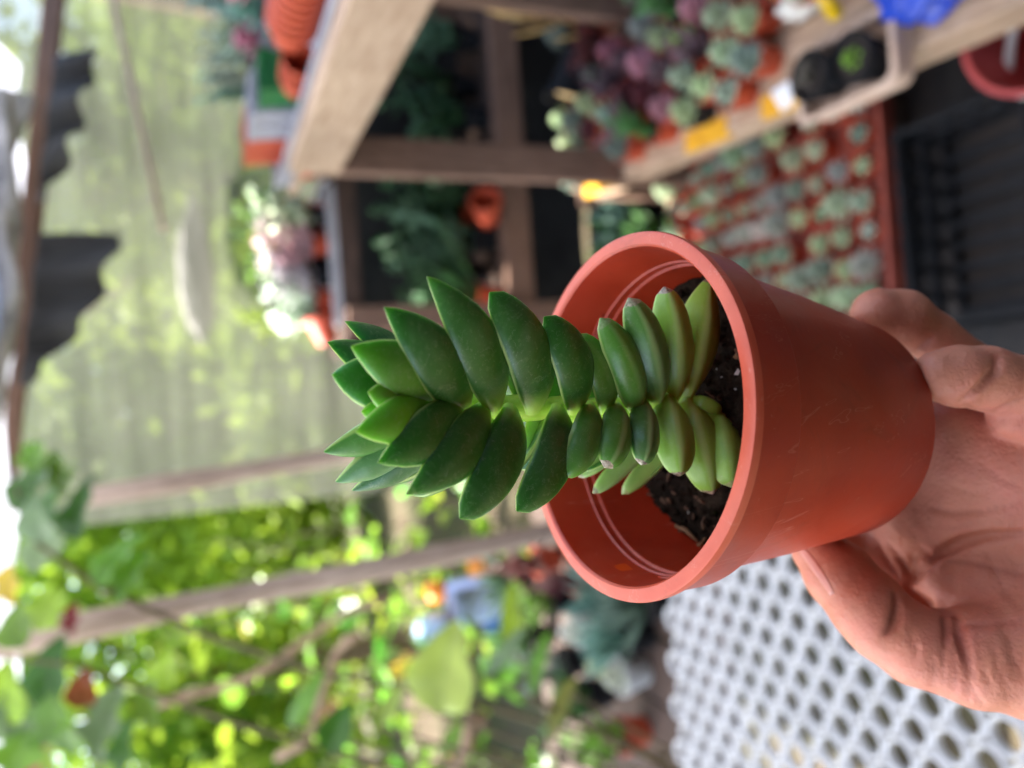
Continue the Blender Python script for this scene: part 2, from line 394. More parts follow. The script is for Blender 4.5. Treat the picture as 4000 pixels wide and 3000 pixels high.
# ---- trays (open boxes)
def tray(name, lo, hi, mat, label, cat='tray', wall=0.004, flare=0.0, group=None, rot=0.0):
    c = ((lo[0] + hi[0]) / 2, (lo[1] + hi[1]) / 2, lo[2]); r = empty(name, c, rot); tag(r, label, cat, group)
    x, y, h = (hi[0] - lo[0]) / 2, (hi[1] - lo[1]) / 2, hi[2] - lo[2]
    def ring(a, b, z, rr=0.02):
        out = []
        for cx, cy, a0 in ((a - rr, b - rr, 0), (-a + rr, b - rr, 90), (-a + rr, -b + rr, 180), (a - rr, -b + rr, 270)):
            for k in range(4): t = math.radians(a0 + 30 * k); out.append((cx + rr * math.cos(t), cy + rr * math.sin(t), z))
        return out
    mb = MB(); rings = [ring(x - flare, y - flare, 0.001), ring(x, y, h), ring(x + 0.008, y + 0.008, h), ring(x + 0.008, y + 0.008, h - 0.006), ring(x, y, h - 0.006)]
    vs = []; fs = []
    inner = [ring(x - flare - wall, y - flare - wall, 0.005), ring(x - wall, y - wall, h)]
    seq = [rings[0], rings[4], rings[3], rings[2], inner[1], inner[0]]
    for q in seq: vs += q
    n = 16
    for i in range(len(seq) - 1):
        for k in range(n): fs.append((i * n + k, i * n + (k + 1) % n, (i + 1) * n + (k + 1) % n, (i + 1) * n + k))
    fs.append(tuple(range(n))[::-1]); m = (len(seq) - 1) * n; fs.append(tuple(range(m, m + n)))
    mb.add(vs, fs).build('tray_shell', mat, r, angle=40)
    return r

# ---- potted plant prototypes
def pot_mesh(r, h, mat, name='pot', n=24):
    return MB().lathe([(r * 0.68, 0), (r * 0.93, h * 0.78), (r * 0.98, h * 0.79), (r * 1.0, h), (r * 0.93, h), (r * 0.88, h * 0.8), (r * 0.85, h * 0.72)], n, cap0=True).mesh(name, mat, angle=35)
def soil_mesh(r, h):
    mb = MB(); mb.add([(0, 0, h * 0.86)] + [(r * 0.9 * math.cos(t), r * 0.9 * math.sin(t), h * 0.80) for t in [2 * math.pi * k / 16 for k in range(16)]], [(0, k + 1, (k + 1) % 16 + 1) for k in range(16)])
    return mb.mesh('soil', M['pot_soil'])
def blade(mb, base, tip, nrm, w, th=0.25, prof=((0, .45), (.3, .85), (.55, 1), (.8, .75), (1, .05)), bend=0.12):
    """fleshy leaf: diamond section loft, few faces"""
    base, tip = np.asarray(base, float), np.asarray(tip, float); t = unit(tip - base); L = np.linalg.norm(tip - base)
    b = unit(np.cross(nrm, t)); n = np.cross(t, b); vs = []; fs = []
    for i, (s, f) in enumerate(prof):
        c = base + t * L * s + n * (bend * L * (s * s - s)); a = w * f / 2; k = w * th * (0.4 + 0.6 * f) / 2
        vs += [c + b * a, c + n * k * 0.6, c - b * a, c - n * k]
        if i:
            for j in range(4): fs.append(((i - 1) * 4 + j, (i - 1) * 4 + (j + 1) % 4, i * 4 + (j + 1) % 4, i * 4 + j))
    fs += [(3, 2, 1, 0), tuple(range(len(vs) - 4, len(vs)))]
    mb.add(vs, fs)
def rosette_mesh(r, rnd, rings=4, per=7, z0=0.0, up=0.5, w=0.42, name='rosette'):
    mb = MB()
    for i in range(rings):
        el = math.radians(12 + i * 75 / max(1, rings - 1) * up * 1.3); L = r * (1 - 0.17 * i)
        for k in range(per - (i > 2)):
            az = 2 * math.pi * (k + 0.5 * (i % 2) + rnd.uniform(-0.08, 0.08)) / (per - (i > 2))
            d = np.array([math.cos(az) * math.cos(el), math.sin(az) * math.cos(el), math.sin(el)])
            n = np.array([-math.cos(az) * math.sin(el), -math.sin(az) * math.sin(el), math.cos(el)])
            z = z0 + 0.01 * i * r / 0.04
            blade(mb, d * r * 0.08 + np.array([0, 0, z]), d * L + np.array([0, 0, z]), n, r * w, 0.4, bend=0.18)
    return mb.mesh(name, M['succulent'])
def spike_mesh(h, rnd, n=16, spread=0.5, w=0.012, name='rosette'):
    mb = MB()
    for k in range(n):
        az = rnd.uniform(0, 6.28); el = math.radians(rnd.uniform(35, 86)); L = h * rnd.uniform(0.6, 1)
        d = np.array([math.cos(az) * math.cos(el) * spread * 2, math.sin(az) * math.cos(el) * spread * 2, math.sin(el)])
        blade(mb, (0, 0, 0), d * L, np.array([-math.cos(az), -math.sin(az), 0.6]), w, 0.35, bend=0.15)
    return mb.mesh(name, M['succulent'])
def stalk_mesh(h, rnd, stems=5, leaves=9, r=0.02, spread=0.03, name='shoots'):
    mb = MB()
    for s_ in range(stems):
        az = rnd.uniform(0, 6.28); q = np.array([math.cos(az), math.sin(az), 0]) * spread * rnd.uniform(0.3, 1); hh = h * rnd.uniform(0.6, 1)
        mb.tube([(q[0] * 0.4, q[1] * 0.4, 0), (q[0], q[1], hh * 0.6), (q[0] * 1.3, q[1] * 1.3, hh)], [0.003, 0.0025, 0.0015], 5)
        for k in range(leaves):
            f = 0.15 + 0.85 * k / leaves; a = k * 2.4; el = 0.5
            p = np.array([q[0] * (0.4 + 0.9 * f), q[1] * (0.4 + 0.9 * f), hh * f])
            d = np.array([math.cos(a) * math.cos(el), math.sin(a) * math.cos(el), math.sin(el)])
            blade(mb, p, p + d * r * rnd.uniform(0.7, 1.1), (-d[0], -d[1], 1), r * 0.5, 0.35)
    return mb.mesh(name, M['succulent'])
r_ = random.Random(3)
ROS = [rosette_mesh(0.034, r_, 4, 7), rosette_mesh(0.030, r_, 3, 6, up=0.7, w=0.5), rosette_mesh(0.04, r_, 4, 9, w=0.34), spike_mesh(0.06, r_, 18), stalk_mesh(0.10, r_, 6, 9), stalk_mesh(0.07, r_, 7, 7, 0.026), spike_mesh(0.10, r_, 22, 0.6, 0.016)]
POT = {}
def potted(name, kind, col, r, h, potm, loc, label, cat='potted plant', group=None, sc=1.0, rz=None, tilt=(0, 0)):
    key = (round(r, 4), round(h, 4), potm)
    if key not in POT: POT[key] = (pot_mesh(r, h, M[potm]), soil_mesh(r, h))
    e = empty(name, loc, rng.uniform(0, 6.28) if rz is None else rz); e.rotation_euler[0] = tilt[0]; e.rotation_euler[1] = tilt[1]
    tag(e, label, cat, group)
    po = link('pot', POT[key][0], e); link('soil', POT[key][1], po)
    if kind is not None:
        p = link('rosette' if kind in (0, 1, 2, 3, 6) else 'shoots', ROS[kind], e, (0, 0, h * 0.82), None, sc); p.color = col
    return e
def jc(c, a=0.12):
    k = 1 + rng.uniform(-a, a) * 2
    return tuple(min(1, max(0, x * k * (1 + rng.uniform(-a, a)))) for x in c[:3]) + (1,)
GREYGREEN, PALE, LIME, WINE, PURPLE, GREEN, TEAL, PINK, DULL = srgb(150, 168, 150), srgb(196, 214, 170), srgb(140, 190, 60), srgb(120, 50, 58), srgb(110, 82, 92), srgb(80, 130, 60), srgb(110, 150, 134), srgb(200, 140, 150), srgb(120, 112, 100)

# lower bench full of succulents
kinds = [(0, PALE), (0, GREYGREEN), (2, PURPLE), (1, LIME), (0, WINE), (4, GREEN), (1, PALE), (2, GREYGREEN), (5, WINE), (3, DULL), (0, PINK), (5, PURPLE)]
names = {0: 'pale green rosette', 1: 'grey-green rosette', 2: 'purple rosette', 3: 'lime green rosette', 4: 'wine red rosette', 5: 'upright green shoots', 6: 'compact pale rosette', 7: 'many-leaved grey rosette', 8: 'wine red shoots', 9: 'dull spiky leaves', 10: 'pink rosette', 11: 'purple shoots'}
yy = 0.72; row = 0
while yy < 2.12:
    cnt = 0
    xx = 0.548 + 0.048 * (yy - 0.45) + 0.040 * (row % 2)
    while xx < 1.42:
        p = (xx + rng.uniform(-0.008, 0.008), yy + rng.uniform(-0.008, 0.008), 0.375)
        zone = (yy < 1.18 and xx < 0.70) or (yy < 0.95)
        if not zone and in_view((p[0], p[1], p[2] + 0.05), 700) and not (abs(p[0] - 0.59) < 0.09 and abs(yy - 1.905) < 0.065) and not (abs(p[0] - 0.90) < 0.10 and abs(yy - 2.03) < 0.10) and not (abs(xx - 0.96) < 0.09 and abs(yy - 1.755) < 0.07):
            f = math.sin(xx * 9 + 1) + math.sin(yy * 6.5) + rng.uniform(-1.3, 1.3)
            k = rng.choice([0, 1, 6, 3, 7]) if f > 0.25 else rng.choice([2, 4, 8, 9, 10, 11, 5])
            potted('potted_succulent', kinds[k][0], jc(kinds[k][1]), 0.040, 0.065, 'terracotta' if rng.random() < 0.75 else 'black_plastic', p,
                   'pot with %s, %s row of the lower bench, %s from its front edge' % (names[k], ORD[row], ORD[cnt]), group='succulents on the lower bench', sc=rng.uniform(1.15, 1.7)); cnt += 1
        xx += 0.083
    yy += 0.076; row += 1

# ground tray of tiny red pots
tr = tray('seedling_tray', (0.10, 1.22, 0.10), (0.60, 2.02, 0.145), M['terracotta_dull'], 'low dull red tray packed with tiny potted succulents near the ground')
cr = MB()
for x in (0.12, 0.52):
    cr.box((x, 1.26, 0.012), (x + 0.06, 1.98, 0.099))
cro = empty('tray_support', (0.35, 1.6, 0)); tag(cro, 'pair of timber bearers under the low tray of tiny pots', 'timber')
for i, x in enumerate((0.12, 0.52)):
    MB().box((x, 1.26, 0.012), (x + 0.06, 1.98, 0.098), 0.004).build('bearer', M['wood_dark'], cro, smooth=False, off=(0.35, 1.6, 0))
for i in range(7):
    for j in range(12):
        p = (0.138 + i * 0.0705 + rng.uniform(-.006, .006), 1.262 + j * 0.0655 + rng.uniform(-.005, .005), 0.106)
        k = rng.choice([0, 0, 1, 2, 1]); c = jc(rng.choice([srgb(178, 190, 172), srgb(170, 182, 164), PALE, srgb(150, 176, 150), srgb(206, 214, 190)]))
        if rng.random() < 0.09: continue
        potted('small_succulent', k, c, 0.031, 0.05, 'terracotta' if rng.random() < 0.6 else 'terracotta_dull', p, 'tiny pot in the low tray, %s row from near edge, %s from path' % (ORD[j], ORD[i]), group='tiny pots in the low tray', sc=rng.uniform(0.7, 1.35))
tb = tray('nursery_box', (0.62, 1.235, 0.012), (0.9, 1.6, 0.09), M['terracotta'], 'orange plastic box pushed under the lower bench', 'box')

# upper bench: grey troughs, orange pots
tray('grey_trough', (0.600, 0.95, 1.249), (0.795, 2.26, 1.292), M['grey_plastic'], 'long low grey tray on the upper bench of the rack', 'tray')
def pot_stack(loc, direction, n, r, label, step=0.022):
    """a row of empty pots nested into one another, lying on its side"""
    d = unit(direction); ref = np.array([0, 0, 1.0]); A_ = unit(np.cross(d, ref)); B_ = np.cross(d, A_)
    for i in range(n):
        c = np.asarray(loc, float) + d * step * i
        o = MB().lathe([(r * 0.66, 0), (r * 0.92, r * 1.35), (r, r * 1.36), (r, r * 1.7), (r * 0.93, r * 1.7), (r * 0.6, 0.01)], 22, c=(0, 0, 0), frame=(A_, B_, d), cap0=True).build('empty_pot', M['terracotta'], angle=35)
        o.location = tuple(c); tag(o, '%s %s' % (ORD[i], label), 'plant pot', 'nested empty orange pots')
pot_stack((0.70, 1.52, 1.312), (0.0, -1, 0.0), 8, 0.050, 'empty orange pot in a nested row lying in the grey tray', 0.03)
pot_stack((0.655, 1.66, 1.292), (0.1, -1, 0.0), 3, 0.036, 'small empty orange pot in a short nested row at the tray edge', 0.03)
pot_stack((0.70, 1.16, 1.315), (0.0, -1, 0.0), 6, 0.055, 'empty orange pot in a nested row at the near end of the tray', 0.03)
def square_pot(loc, w, h, mat, label, rz=0.0):
    q = MB(); ring = lambda a, z: [(a, a, z), (-a, a, z), (-a, -a, z), (a, -a, z)]
    seq = [ring(w * 0.38, 0), ring(w * 0.48, h * 0.9), ring(w * 0.5, h * 0.9), ring(w * 0.5, h), ring(w * 0.46, h), ring(w * 0.36, 0.006)]
    vs = [p for r in seq for p in r]; fs = [(i * 4 + k, i * 4 + (k + 1) % 4, i * 4 + 4 + (k + 1) % 4, i * 4 + 4 + k) for i in range(5) for k in range(4)] + [(3, 2, 1, 0), (20, 21, 22, 23)]
    o = q.add(vs, fs).build('square_pot', mat, smooth=False); o.location = loc; o.rotation_euler[2] = rz; tag(o, label, 'plant pot', 'square pots in the grey tray'); return o
square_pot((0.70, 1.735, 1.256), 0.095, 0.10, M['dark_green_plastic'], 'dark green square pot standing in the grey tray', 0.1)
for k, y in enumerate((1.855, 1.96, 2.07, 2.18)):
    square_pot((0.70, y, 1.256), 0.098, 0.115, M['grey_plastic' if k < 2 else 'terracotta'], ['grey square pot next to the green pot in the tray', 'second grey square pot from the green pot', 'orange square pot beyond the grey square pots', 'orange square pot at the far end of the tray'][k], rng.uniform(-.08, .08))
o = MB().lathe([(0.03, 0), (0.045, 0.075), (0.049, 0.076), (0.049, 0.09), (0.044, 0.09), (0.028, 0.01)], 24, cap0=True).build('empty_pot', M['terracotta'], angle=35)
o.location = (0.745, 2.31, 1.249); tag(o, 'single orange pot at the far end of the upper bench', 'plant pot')
for i in range(13):
    potted('potted_succulent', rng.choice([0, 2, 5, 4]), jc(rng.choice([TEAL, PINK, TEAL, GREYGREEN])), 0.042, 0.085, 'grey_plastic', (0.855 + rng.uniform(0, 0.05), 1.22 + i * 0.086, 1.249), 'grey pot with a pastel succulent, %s in the row behind the long grey tray' % ORD[i], group='succulents behind the grey tray', sc=rng.uniform(1.5, 1.9))
# back tray with flowers
tray('flower_tray', (0.22, BY + 0.01, 1.106), (0.66, BY + 0.30, 1.135), simple('translucent_tray', srgb(205, 205, 210), srgb(180, 180, 188), 0.4, 12), 'pale grey tray of pots and flowers on the back bench')
for i, (x, y) in enumerate(((0.29, .07), (0.37, .07), (0.47, .065), (0.56, .065), (0.32, .16), (0.42, .16), (0.52, .16), (0.60, .17), (0.28, .24), (0.38, .24), (0.48, .24), (0.58, .24))):
    c = [srgb(225, 235, 215), srgb(240, 234, 232), srgb(232, 196, 200), srgb(214, 228, 196), srgb(120, 160, 70), LIME, srgb(244, 236, 234), srgb(110, 150, 70), srgb(170, 190, 70), srgb(110, 160, 60), srgb(220, 190, 70), srgb(120, 160, 70)][i]
    potted('flowering_plant', [5, 5, 5, 5, 5, 4, 5, 5, 4, 5, 5, 4][i], jc(c, .05), 0.036, 0.062, 'terracotta' if i % 2 == 0 or i > 6 else 'black_plastic', (x, BY + 0.01 + y, 1.113),
           'leafy pot with %s in the pale back tray, %s of its pots' % (['pale leaves', 'white flowers', 'pink flowers', 'pale leaves', 'green leaves', 'lime leaves', 'white flowers', 'green leaves', 'lime leaves', 'green leaves', 'yellow flowers', 'green leaves'][i], ORD[i]), group='pots in the back tray', sc=rng.uniform(2.1, 2.7))
o = MB().lathe([(0.03, 0), (0.045, 0.075), (0.049, 0.076), (0.049, 0.09), (0.044, 0.09), (0.028, 0.01)], 24, cap0=True).build('empty_pot', M['terracotta'], angle=35)
o.location = (0.715, BY + 0.05, 1.106); tag(o, 'single empty orange pot beside the pale flower tray', 'plant pot')
o = MB().lathe([(0.03, 0), (0.045, 0.075), (0.049, 0.076), (0.049, 0.09), (0.044, 0.09), (0.028, 0.01)], 24, cap0=True).build('empty_pot', M['terracotta'], angle=35)
o.location = (0.165, BY + 0.06, 1.15); o.rotation_euler = (0.3, 1.3, 0.2); tag(o, 'orange pot tipped on its side at the end of the back bench', 'plant pot')
for i in range(5):
    potted('potted_succulent', [5, 0, 4, 2, 5][i], jc([TEAL, PINK, TEAL, PALE, TEAL][i]), 0.045, 0.075, 'grey_plastic', (0.80 + i * 0.13, BY + 0.12, 1.106), 'pastel succulent in a grey pot, %s beyond the rack on the back bench' % ORD[i], group='succulents on the back bench', sc=1.7)

# lower back shelf: dark green plants, an orange pot
for i, (x, y, k, s_) in enumerate(((0.30, .10, 6, 3.0), (0.40, .22, 5, 4.0), (0.50, .12, 4, 3.3), (0.60, .22, 5, 4.2), (0.69, .1, 4, 3.2), (0.80, .2, 5, 4.0), (0.92, .12, 5, 3.2), (1.05, .2, 4, 3.0), (1.2, .15, 5, 3.4))):
    potted('shade_plant', k, jc([srgb(56, 100, 60), srgb(70, 116, 72), srgb(110, 150, 116)][i % 3]), 0.05, 0.09, 'terracotta' if i in (0, 3) else 'black_plastic', (x, BY + y, 0.555), 'bushy dark green plant, %s from the post on the lower shelf of the back bench' % ORD[i], group='shade plants on the lower back shelf', sc=s_)
o = MB().lathe([(0.034, 0), (0.05, 0.085), (0.054, 0.086), (0.054, 0.1), (0.049, 0.1), (0.03, 0.01)], 24, cap0=True).build('empty_pot', M['terracotta'], angle=35)
o.location = (0.545, BY + 0.03, 0.605); o.rotation_euler = (1.2, 0.3, 0.5); tag(o, 'bright orange pot tipped over on the lower back shelf', 'plant pot')
# plants on the ground behind the rack
for i, (x, y, k, c, s_) in enumerate(((0.36, 2.22, 6, TEAL, 2.0), (0.47, 2.30, 4, GREEN, 2.0), (0.45, 2.12, 6, GREEN, 1.8), (0.30, 2.32, 6, GREYGREEN, 2.2), (0.56, 2.26, 6, TEAL, 2.2))):
    potted('aloe_plant', k, jc(c), 0.055, 0.10, 'black_plastic', (x, y, 0.012), ['teal aloe nearest the low tray on the ground', 'green leafy plant between the aloes on the ground', 'green aloe beside the lower bench leg on the ground', 'grey aloe farthest from the rack on the ground', 'large teal aloe close under the rack corner'][i], group='aloes on the ground', sc=s_)
# tipped black pot on lower bench
bp = empty('black_pot', (0.90, 2.04, 0.43)); tag(bp, 'large black pot tipped on its side among the succulents', 'plant pot')
MB().lathe([(0.045, -0.07), (0.066, 0.055), (0.072, 0.056), (0.073, 0.075), (0.066, 0.075), (0.060, 0.05), (0.04, -0.06)], 32, cap0=True).build('pot', M['black_plastic'], bp, angle=35)
q = MB(); q.lathe([(0.0, 0.052), (0.03, 0.05), (0.061, 0.045)], 24); q.build('dry_soil', simple('dry_soil', srgb(140, 116, 84), srgb(86, 80, 50), 0.95, 60, 0.6), bp)
bp.rotation_euler = (math.radians(-20), math.radians(-72), math.radians(12))
# dry leaves hanging
dl = empty('dried_plant', (0.98, 1.88, 0.375)); tag(dl, 'dried tan leaves of a withered plant behind the tipped black pot', 'dried plant')
for k in range(9):
    q = MB(); a = rng.uniform(0, 6.28); q_ = np.array([math.cos(a) * 0.05, math.sin(a) * 0.05, 0.10 + 0.03 * k])
    blade(q, (0, 0, 0.03 * k), q_ + np.array([0, 0, 0.06]), (-q_[0], -q_[1], 0.3), 0.04, 0.1); q.build('leaf', simple('dry_leaf_%d' % k, srgb(232, 196, 130), srgb(190, 150, 90), 0.7, 20) if k == 0 else bpy.data.materials['dry_leaf_0'], dl)
MB().tube([(0, 0, 0), (0.005, 0, 0.15), (0, 0.01, 0.33)], [0.006, 0.005, 0.003], 7).build('stem', M['stem'], dl)
# near end of the lower bench: carton with square black pots, blue bag, yellow strap, white tag
CZ = 0.376
tray('seedling_carton', (0.455, 0.93, CZ), (0.575, 1.14, CZ + 0.05), simple('cardboard', srgb(214, 188, 168), srgb(190, 160, 140), 0.85, 25), 'beige carton holding a black pot at the edge of the lower bench', 'carton', 0.004)
potted('potted_seedling', 1, LIME, 0.046, 0.075, 'black_plastic', (0.512, 0.99, CZ + 0.006), 'black pot with one small green seedling in the beige carton', sc=0.7)
potted('potted_seedling', 5, DULL, 0.046, 0.075, 'black_plastic', (0.52, 1.085, CZ + 0.006), 'black pot with a drooping seedling in the beige carton', sc=0.6)
def crumple(name, c, size, mat, label, cat, seed, n=22):
    r2 = random.Random(seed); ph = [(r2.uniform(2, 9), r2.uniform(2, 9), r2.uniform(0, 6.28), r2.uniform(0.02, 0.14)) for _ in range(9)]
    def fn(u, v):
        th = u * 2 * math.pi; la = (v - 0.5) * math.pi; d = 1 + sum(a * math.sin(f * th + p_) * math.cos(g * la) for f, g, p_, a in [(round(f), g, p_, a) for f, g, p_, a in ph]) * math.cos(la)
        return (size[0] * d * math.cos(th) * math.cos(la), size[1] * d * math.sin(th) * math.cos(la), max(-size[2] * 0.8, size[2] * d * math.sin(la)) + size[2] * 0.8)
    o = MB().grid(fn, n * 2, n).build(name, mat); o.location = tuple(c); tag(o, label, cat); return o
crumple('plastic_bag', (0.60, 0.86, CZ), (0.075, 0.09, 0.05), simple('blue_film', srgb(40, 80, 200), srgb(26, 52, 150), 0.35, 8), 'crumpled blue plastic bag at the near end of the lower bench', 'bag', 4)
crumple('plastic_bag', (0.69, 1.13, CZ), (0.03, 0.06, 0.035), simple('pale_film', srgb(225, 222, 215), srgb(190, 186, 176), 0.4, 8), 'small crumpled whitish bag lying among the pots', 'bag', 9)
o = MB().tube([(0.575, 0.98, CZ + 0.11), (0.62, 0.97, CZ + 0.16), (0.70, 0.98, CZ + 0.16), (0.76, 1.0, CZ + 0.10), (0.78, 1.0, CZ + 0.01)], [0.013, 0.014, 0.014, 0.013, 0.012], 10).build('yellow_handle', simple('yellow_plastic', srgb(214, 180, 20), srgb(180, 140, 14), 0.4, 12)); tag(o, 'curved yellow plastic handle standing between the blue bag and the pots', 'handle')
q = MB(); q.box((-0.022, -0.02, -0.0012), (0.022, 0.02, 0.0012)); o = q.build('plant_tag', simple('paper_white', (0.8, 0.82, 0.86, 1), (0.7, 0.72, 0.76, 1), 0.5, 12), smooth=False)
o.location = (0.537, 1.215, 0.392); o.rotation_euler = (0.5, -0.5, 0.1); tag(o, 'blank white plant tag on the edge of the lower bench', 'tag')
# red bucket under the bench
rb = empty('red_bucket', (0.52, 0.80, 0.012)); tag(rb, 'faded red bucket with a white handle under the lower bench', 'bucket')
MB().lathe([(0.085, 0), (0.118, 0.25), (0.124, 0.25), (0.124, 0.262), (0.114, 0.262), (0.08, 0.01)], 36, cap0=True).build('bucket_body', simple('faded_red_plastic', srgb(190, 84, 84), srgb(160, 62, 62), 0.55, 10), rb, angle=35)
MB().tube([np.array([-0.124 + 0.005, 0, 0.25]) + np.array([-0.05 * math.sin(math.pi * k / 14), 0.0, 0]) + np.array([0.238 * k / 14, 0, 0]) + np.array([0, 0.10 * math.sin(math.pi * k / 14) * 1.0, -0.07 * math.sin(math.pi * k / 14)]) for k in range(15)], 0.008, 8).build('handle', M['white_plastic'], rb)
for k, (x, y) in enumerate(((0.335, 0.855), (0.44, 0.80))):
    q = MB(); rr = 0.022 - 0.004 * k
    q.grid(lambda u, v: (rr * 1.4 * math.cos(u * 6.2832) * math.sin(v * 3.1416), rr * math.sin(u * 6.2832) * math.sin(v * 3.1416), rr * 0.7 * (1 - math.cos(v * 3.1416)) * (1 + 0.15 * math.sin(3 * u * 6.28))), 16, 10)
    o = q.build('pebble', M['white_plastic'] if k == 0 else M['terracotta_dull']); o.location = (x, y, 0.012)
    tag(o, ['white pebble lying alone on the black ground cover', 'dull reddish pebble on the black ground cover'][k], 'pebble')

# black lattice crates on the ground cover in front of the low tray
def crate(loc, L, W_, Hh, rz, label):
    e = empty('lattice_crate', loc, rz); tag(e, label, 'crate', 'black lattice crates on the ground')
    bars = {}
    def bar(sz, pos):
        k = tuple(round(q, 4) for q in sz)
        if k not in bars: bars[k] = MB().box((-sz[0] / 2, -sz[1] / 2, -sz[2] / 2), (sz[0] / 2, sz[1] / 2, sz[2] / 2)).mesh('slat', M['black_plastic'], False)
        link('slat', bars[k], e, pos)
    for z in (0.012, Hh * 0.5, Hh - 0.012):
        for sy in (-1, 1): bar((L, 0.008, 0.022), (0, sy * W_ / 2, z))
        for sx in (-1, 1): bar((0.008, W_ - 0.009, 0.022), (sx * (L / 2 - 0.004), 0, z))
    n = int(L / 0.055)
    for i in range(n + 1):
        for sy in (-1, 1): bar((0.016, 0.004, Hh), (-L / 2 + 0.01 + (L - 0.02) * i / n, sy * (W_ / 2 + 0.0065), Hh / 2))
    m = int(W_ / 0.055)
    for i in range(m + 1):
        for sx in (-1, 1): bar((0.004, 0.016, Hh), (sx * (L / 2 + 0.0025), -W_ / 2 + 0.012 + (W_ - 0.024) * i / m, Hh / 2))
    for i in range(int(L / 0.045)): bar((0.018, W_ - 0.012, 0.006), (-L / 2 + 0.03 + i * 0.045, 0, 0.027))
crate((0.26, 1.02, 0.014), 0.40, 0.26, 0.16, 0.04, 'empty black lattice crate on the ground in front of the low tray')
# white sack behind the flower tray
crumple('white_sack', (0.48, 2.95, 1.46), (0.24, 0.03, 0.065), simple('white_woven_sack', (0.8, 0.76, 0.72, 1), (0.66, 0.62, 0.6, 1), 0.7, 20), 'crumpled white sack caught behind the netting above the flower tray', 'sack', 12)

# ------------------------------------------------------------------ white perforated table
TZ, PIT = 0.90, 0.0372
wt = empty('garden_table', (-0.62, 0.72, 0)); tag(wt, 'white plastic table with a lattice top of round holes', 'table')
WO = (-0.62, 0.72, 0)
TX0, TX1, TY0, TY1 = -1.05, -0.13, 0.22, 0.985
mb = MB(); SEG = 18
def hex_pt(th, ap):
    a = (th + math.pi / 6) % (math.pi / 3) - math.pi / 6
    return ap / math.cos(a)
cell = []  # (radius function, z)
rh = PIT * 0.368
prof = [('c', rh, -0.0055), ('c', rh, -0.001), ('c', rh * 1.04, 0.0030), ('c', rh * 1.15, 0.0050), ('c', rh * 1.27, 0.0028), ('h', 1.0, -0.0050)]
nx = int((TX1 - TX0) / (PIT * 0.866)); ny = int((TY1 - TY0) / PIT)
for i in range(nx):
    for j in range(ny):
        cx = TX1 - 0.012 - PIT * 0.5 - i * PIT * 0.866; cy = TY1 - 0.012 - PIT * 0.5 - j * PIT - (PIT / 2 if i % 2 else 0)
        vs = []; fs = []
        for k, (t, r, z) in enumerate(prof):
            for a in range(SEG):
                th = 2 * math.pi * a / SEG
                rr = r if t == 'c' else hex_pt(th, PIT / 2 * 0.998)
                vs.append((cx + rr * math.cos(th), cy + rr * math.sin(th), TZ + z))
            if k:
                for a in range(SEG): fs.append(((k - 1) * SEG + a, (k - 1) * SEG + (a + 1) % SEG, k * SEG + (a + 1) % SEG, k * SEG + a))
        mb.add(vs, fs)
mb.build('lattice_top', M['white_plastic'], wt, off=WO)
xe = TX1 - 0.012 - PIT * 0.5 - (nx - 1) * PIT * 0.866 - PIT * 0.5
for lo, hi in (((TX1 - 0.013, TY0, TZ - 0.03), (TX1 + 0.006, TY1 - 0.013, TZ + 0.0035)),):
    part('rim', lo, hi, M['white_plastic'], wt, WO, 0)
for (x, y) in ((TX0 + 0.1, TY0 + 0.08), (TX1 - 0.05, TY0 + 0.08), (TX0 + 0.1, TY1 - 0.05), (TX1 - 0.05, TY1 - 0.05)):
    MB().tube([(x, y, 0), (x, y, TZ - 0.013)], [0.018, 0.024], 12).build('leg', M['white_plastic'], wt, off=WO)

# ------------------------------------------------------------------ garden side
def pole(name, a, b, r, mat, label, cat='post', wob=0.06, bend=0.02):
    a, b = np.asarray(a, float), np.asarray(b, float); pts = []
    for k in range(9):
        f = k / 8; pts.append(a + (b - a) * f + np.array([math.sin(f * 5 + a[0] * 9), math.cos(f * 4), 0]) * bend * math.sin(math.pi * f))
    o = MB().tube(pts, [r * (1 + 0.1 * math.sin(k * 2.1)) for k in range(9)], 10, wob=wob).build(name, mat); tag(o, label, cat); return o
p1, p2 = PY(440, 1925, 2.3), PY(1300, 1782, 2.3); d = p2 - p1; p0 = p2 + d * (p2[2] / -d[2])
pole('garden_post', p1 - d * 0.15, p0, 0.027, M['wood_grey'], 'sunlit pale post where the netting ends', bend=0.006)
p1, p2 = PY(40, 2510, 1.9), PY(1990, 2100, 1.9); d = p2 - p1; p0 = p2 + d * (p2[2] / -d[2])
pole('garden_post', p1 - d * 0.1, p0, 0.029, M['wood_grey'], 'long grey-brown post leaning in front of the sunlit garden', bend=0.008)
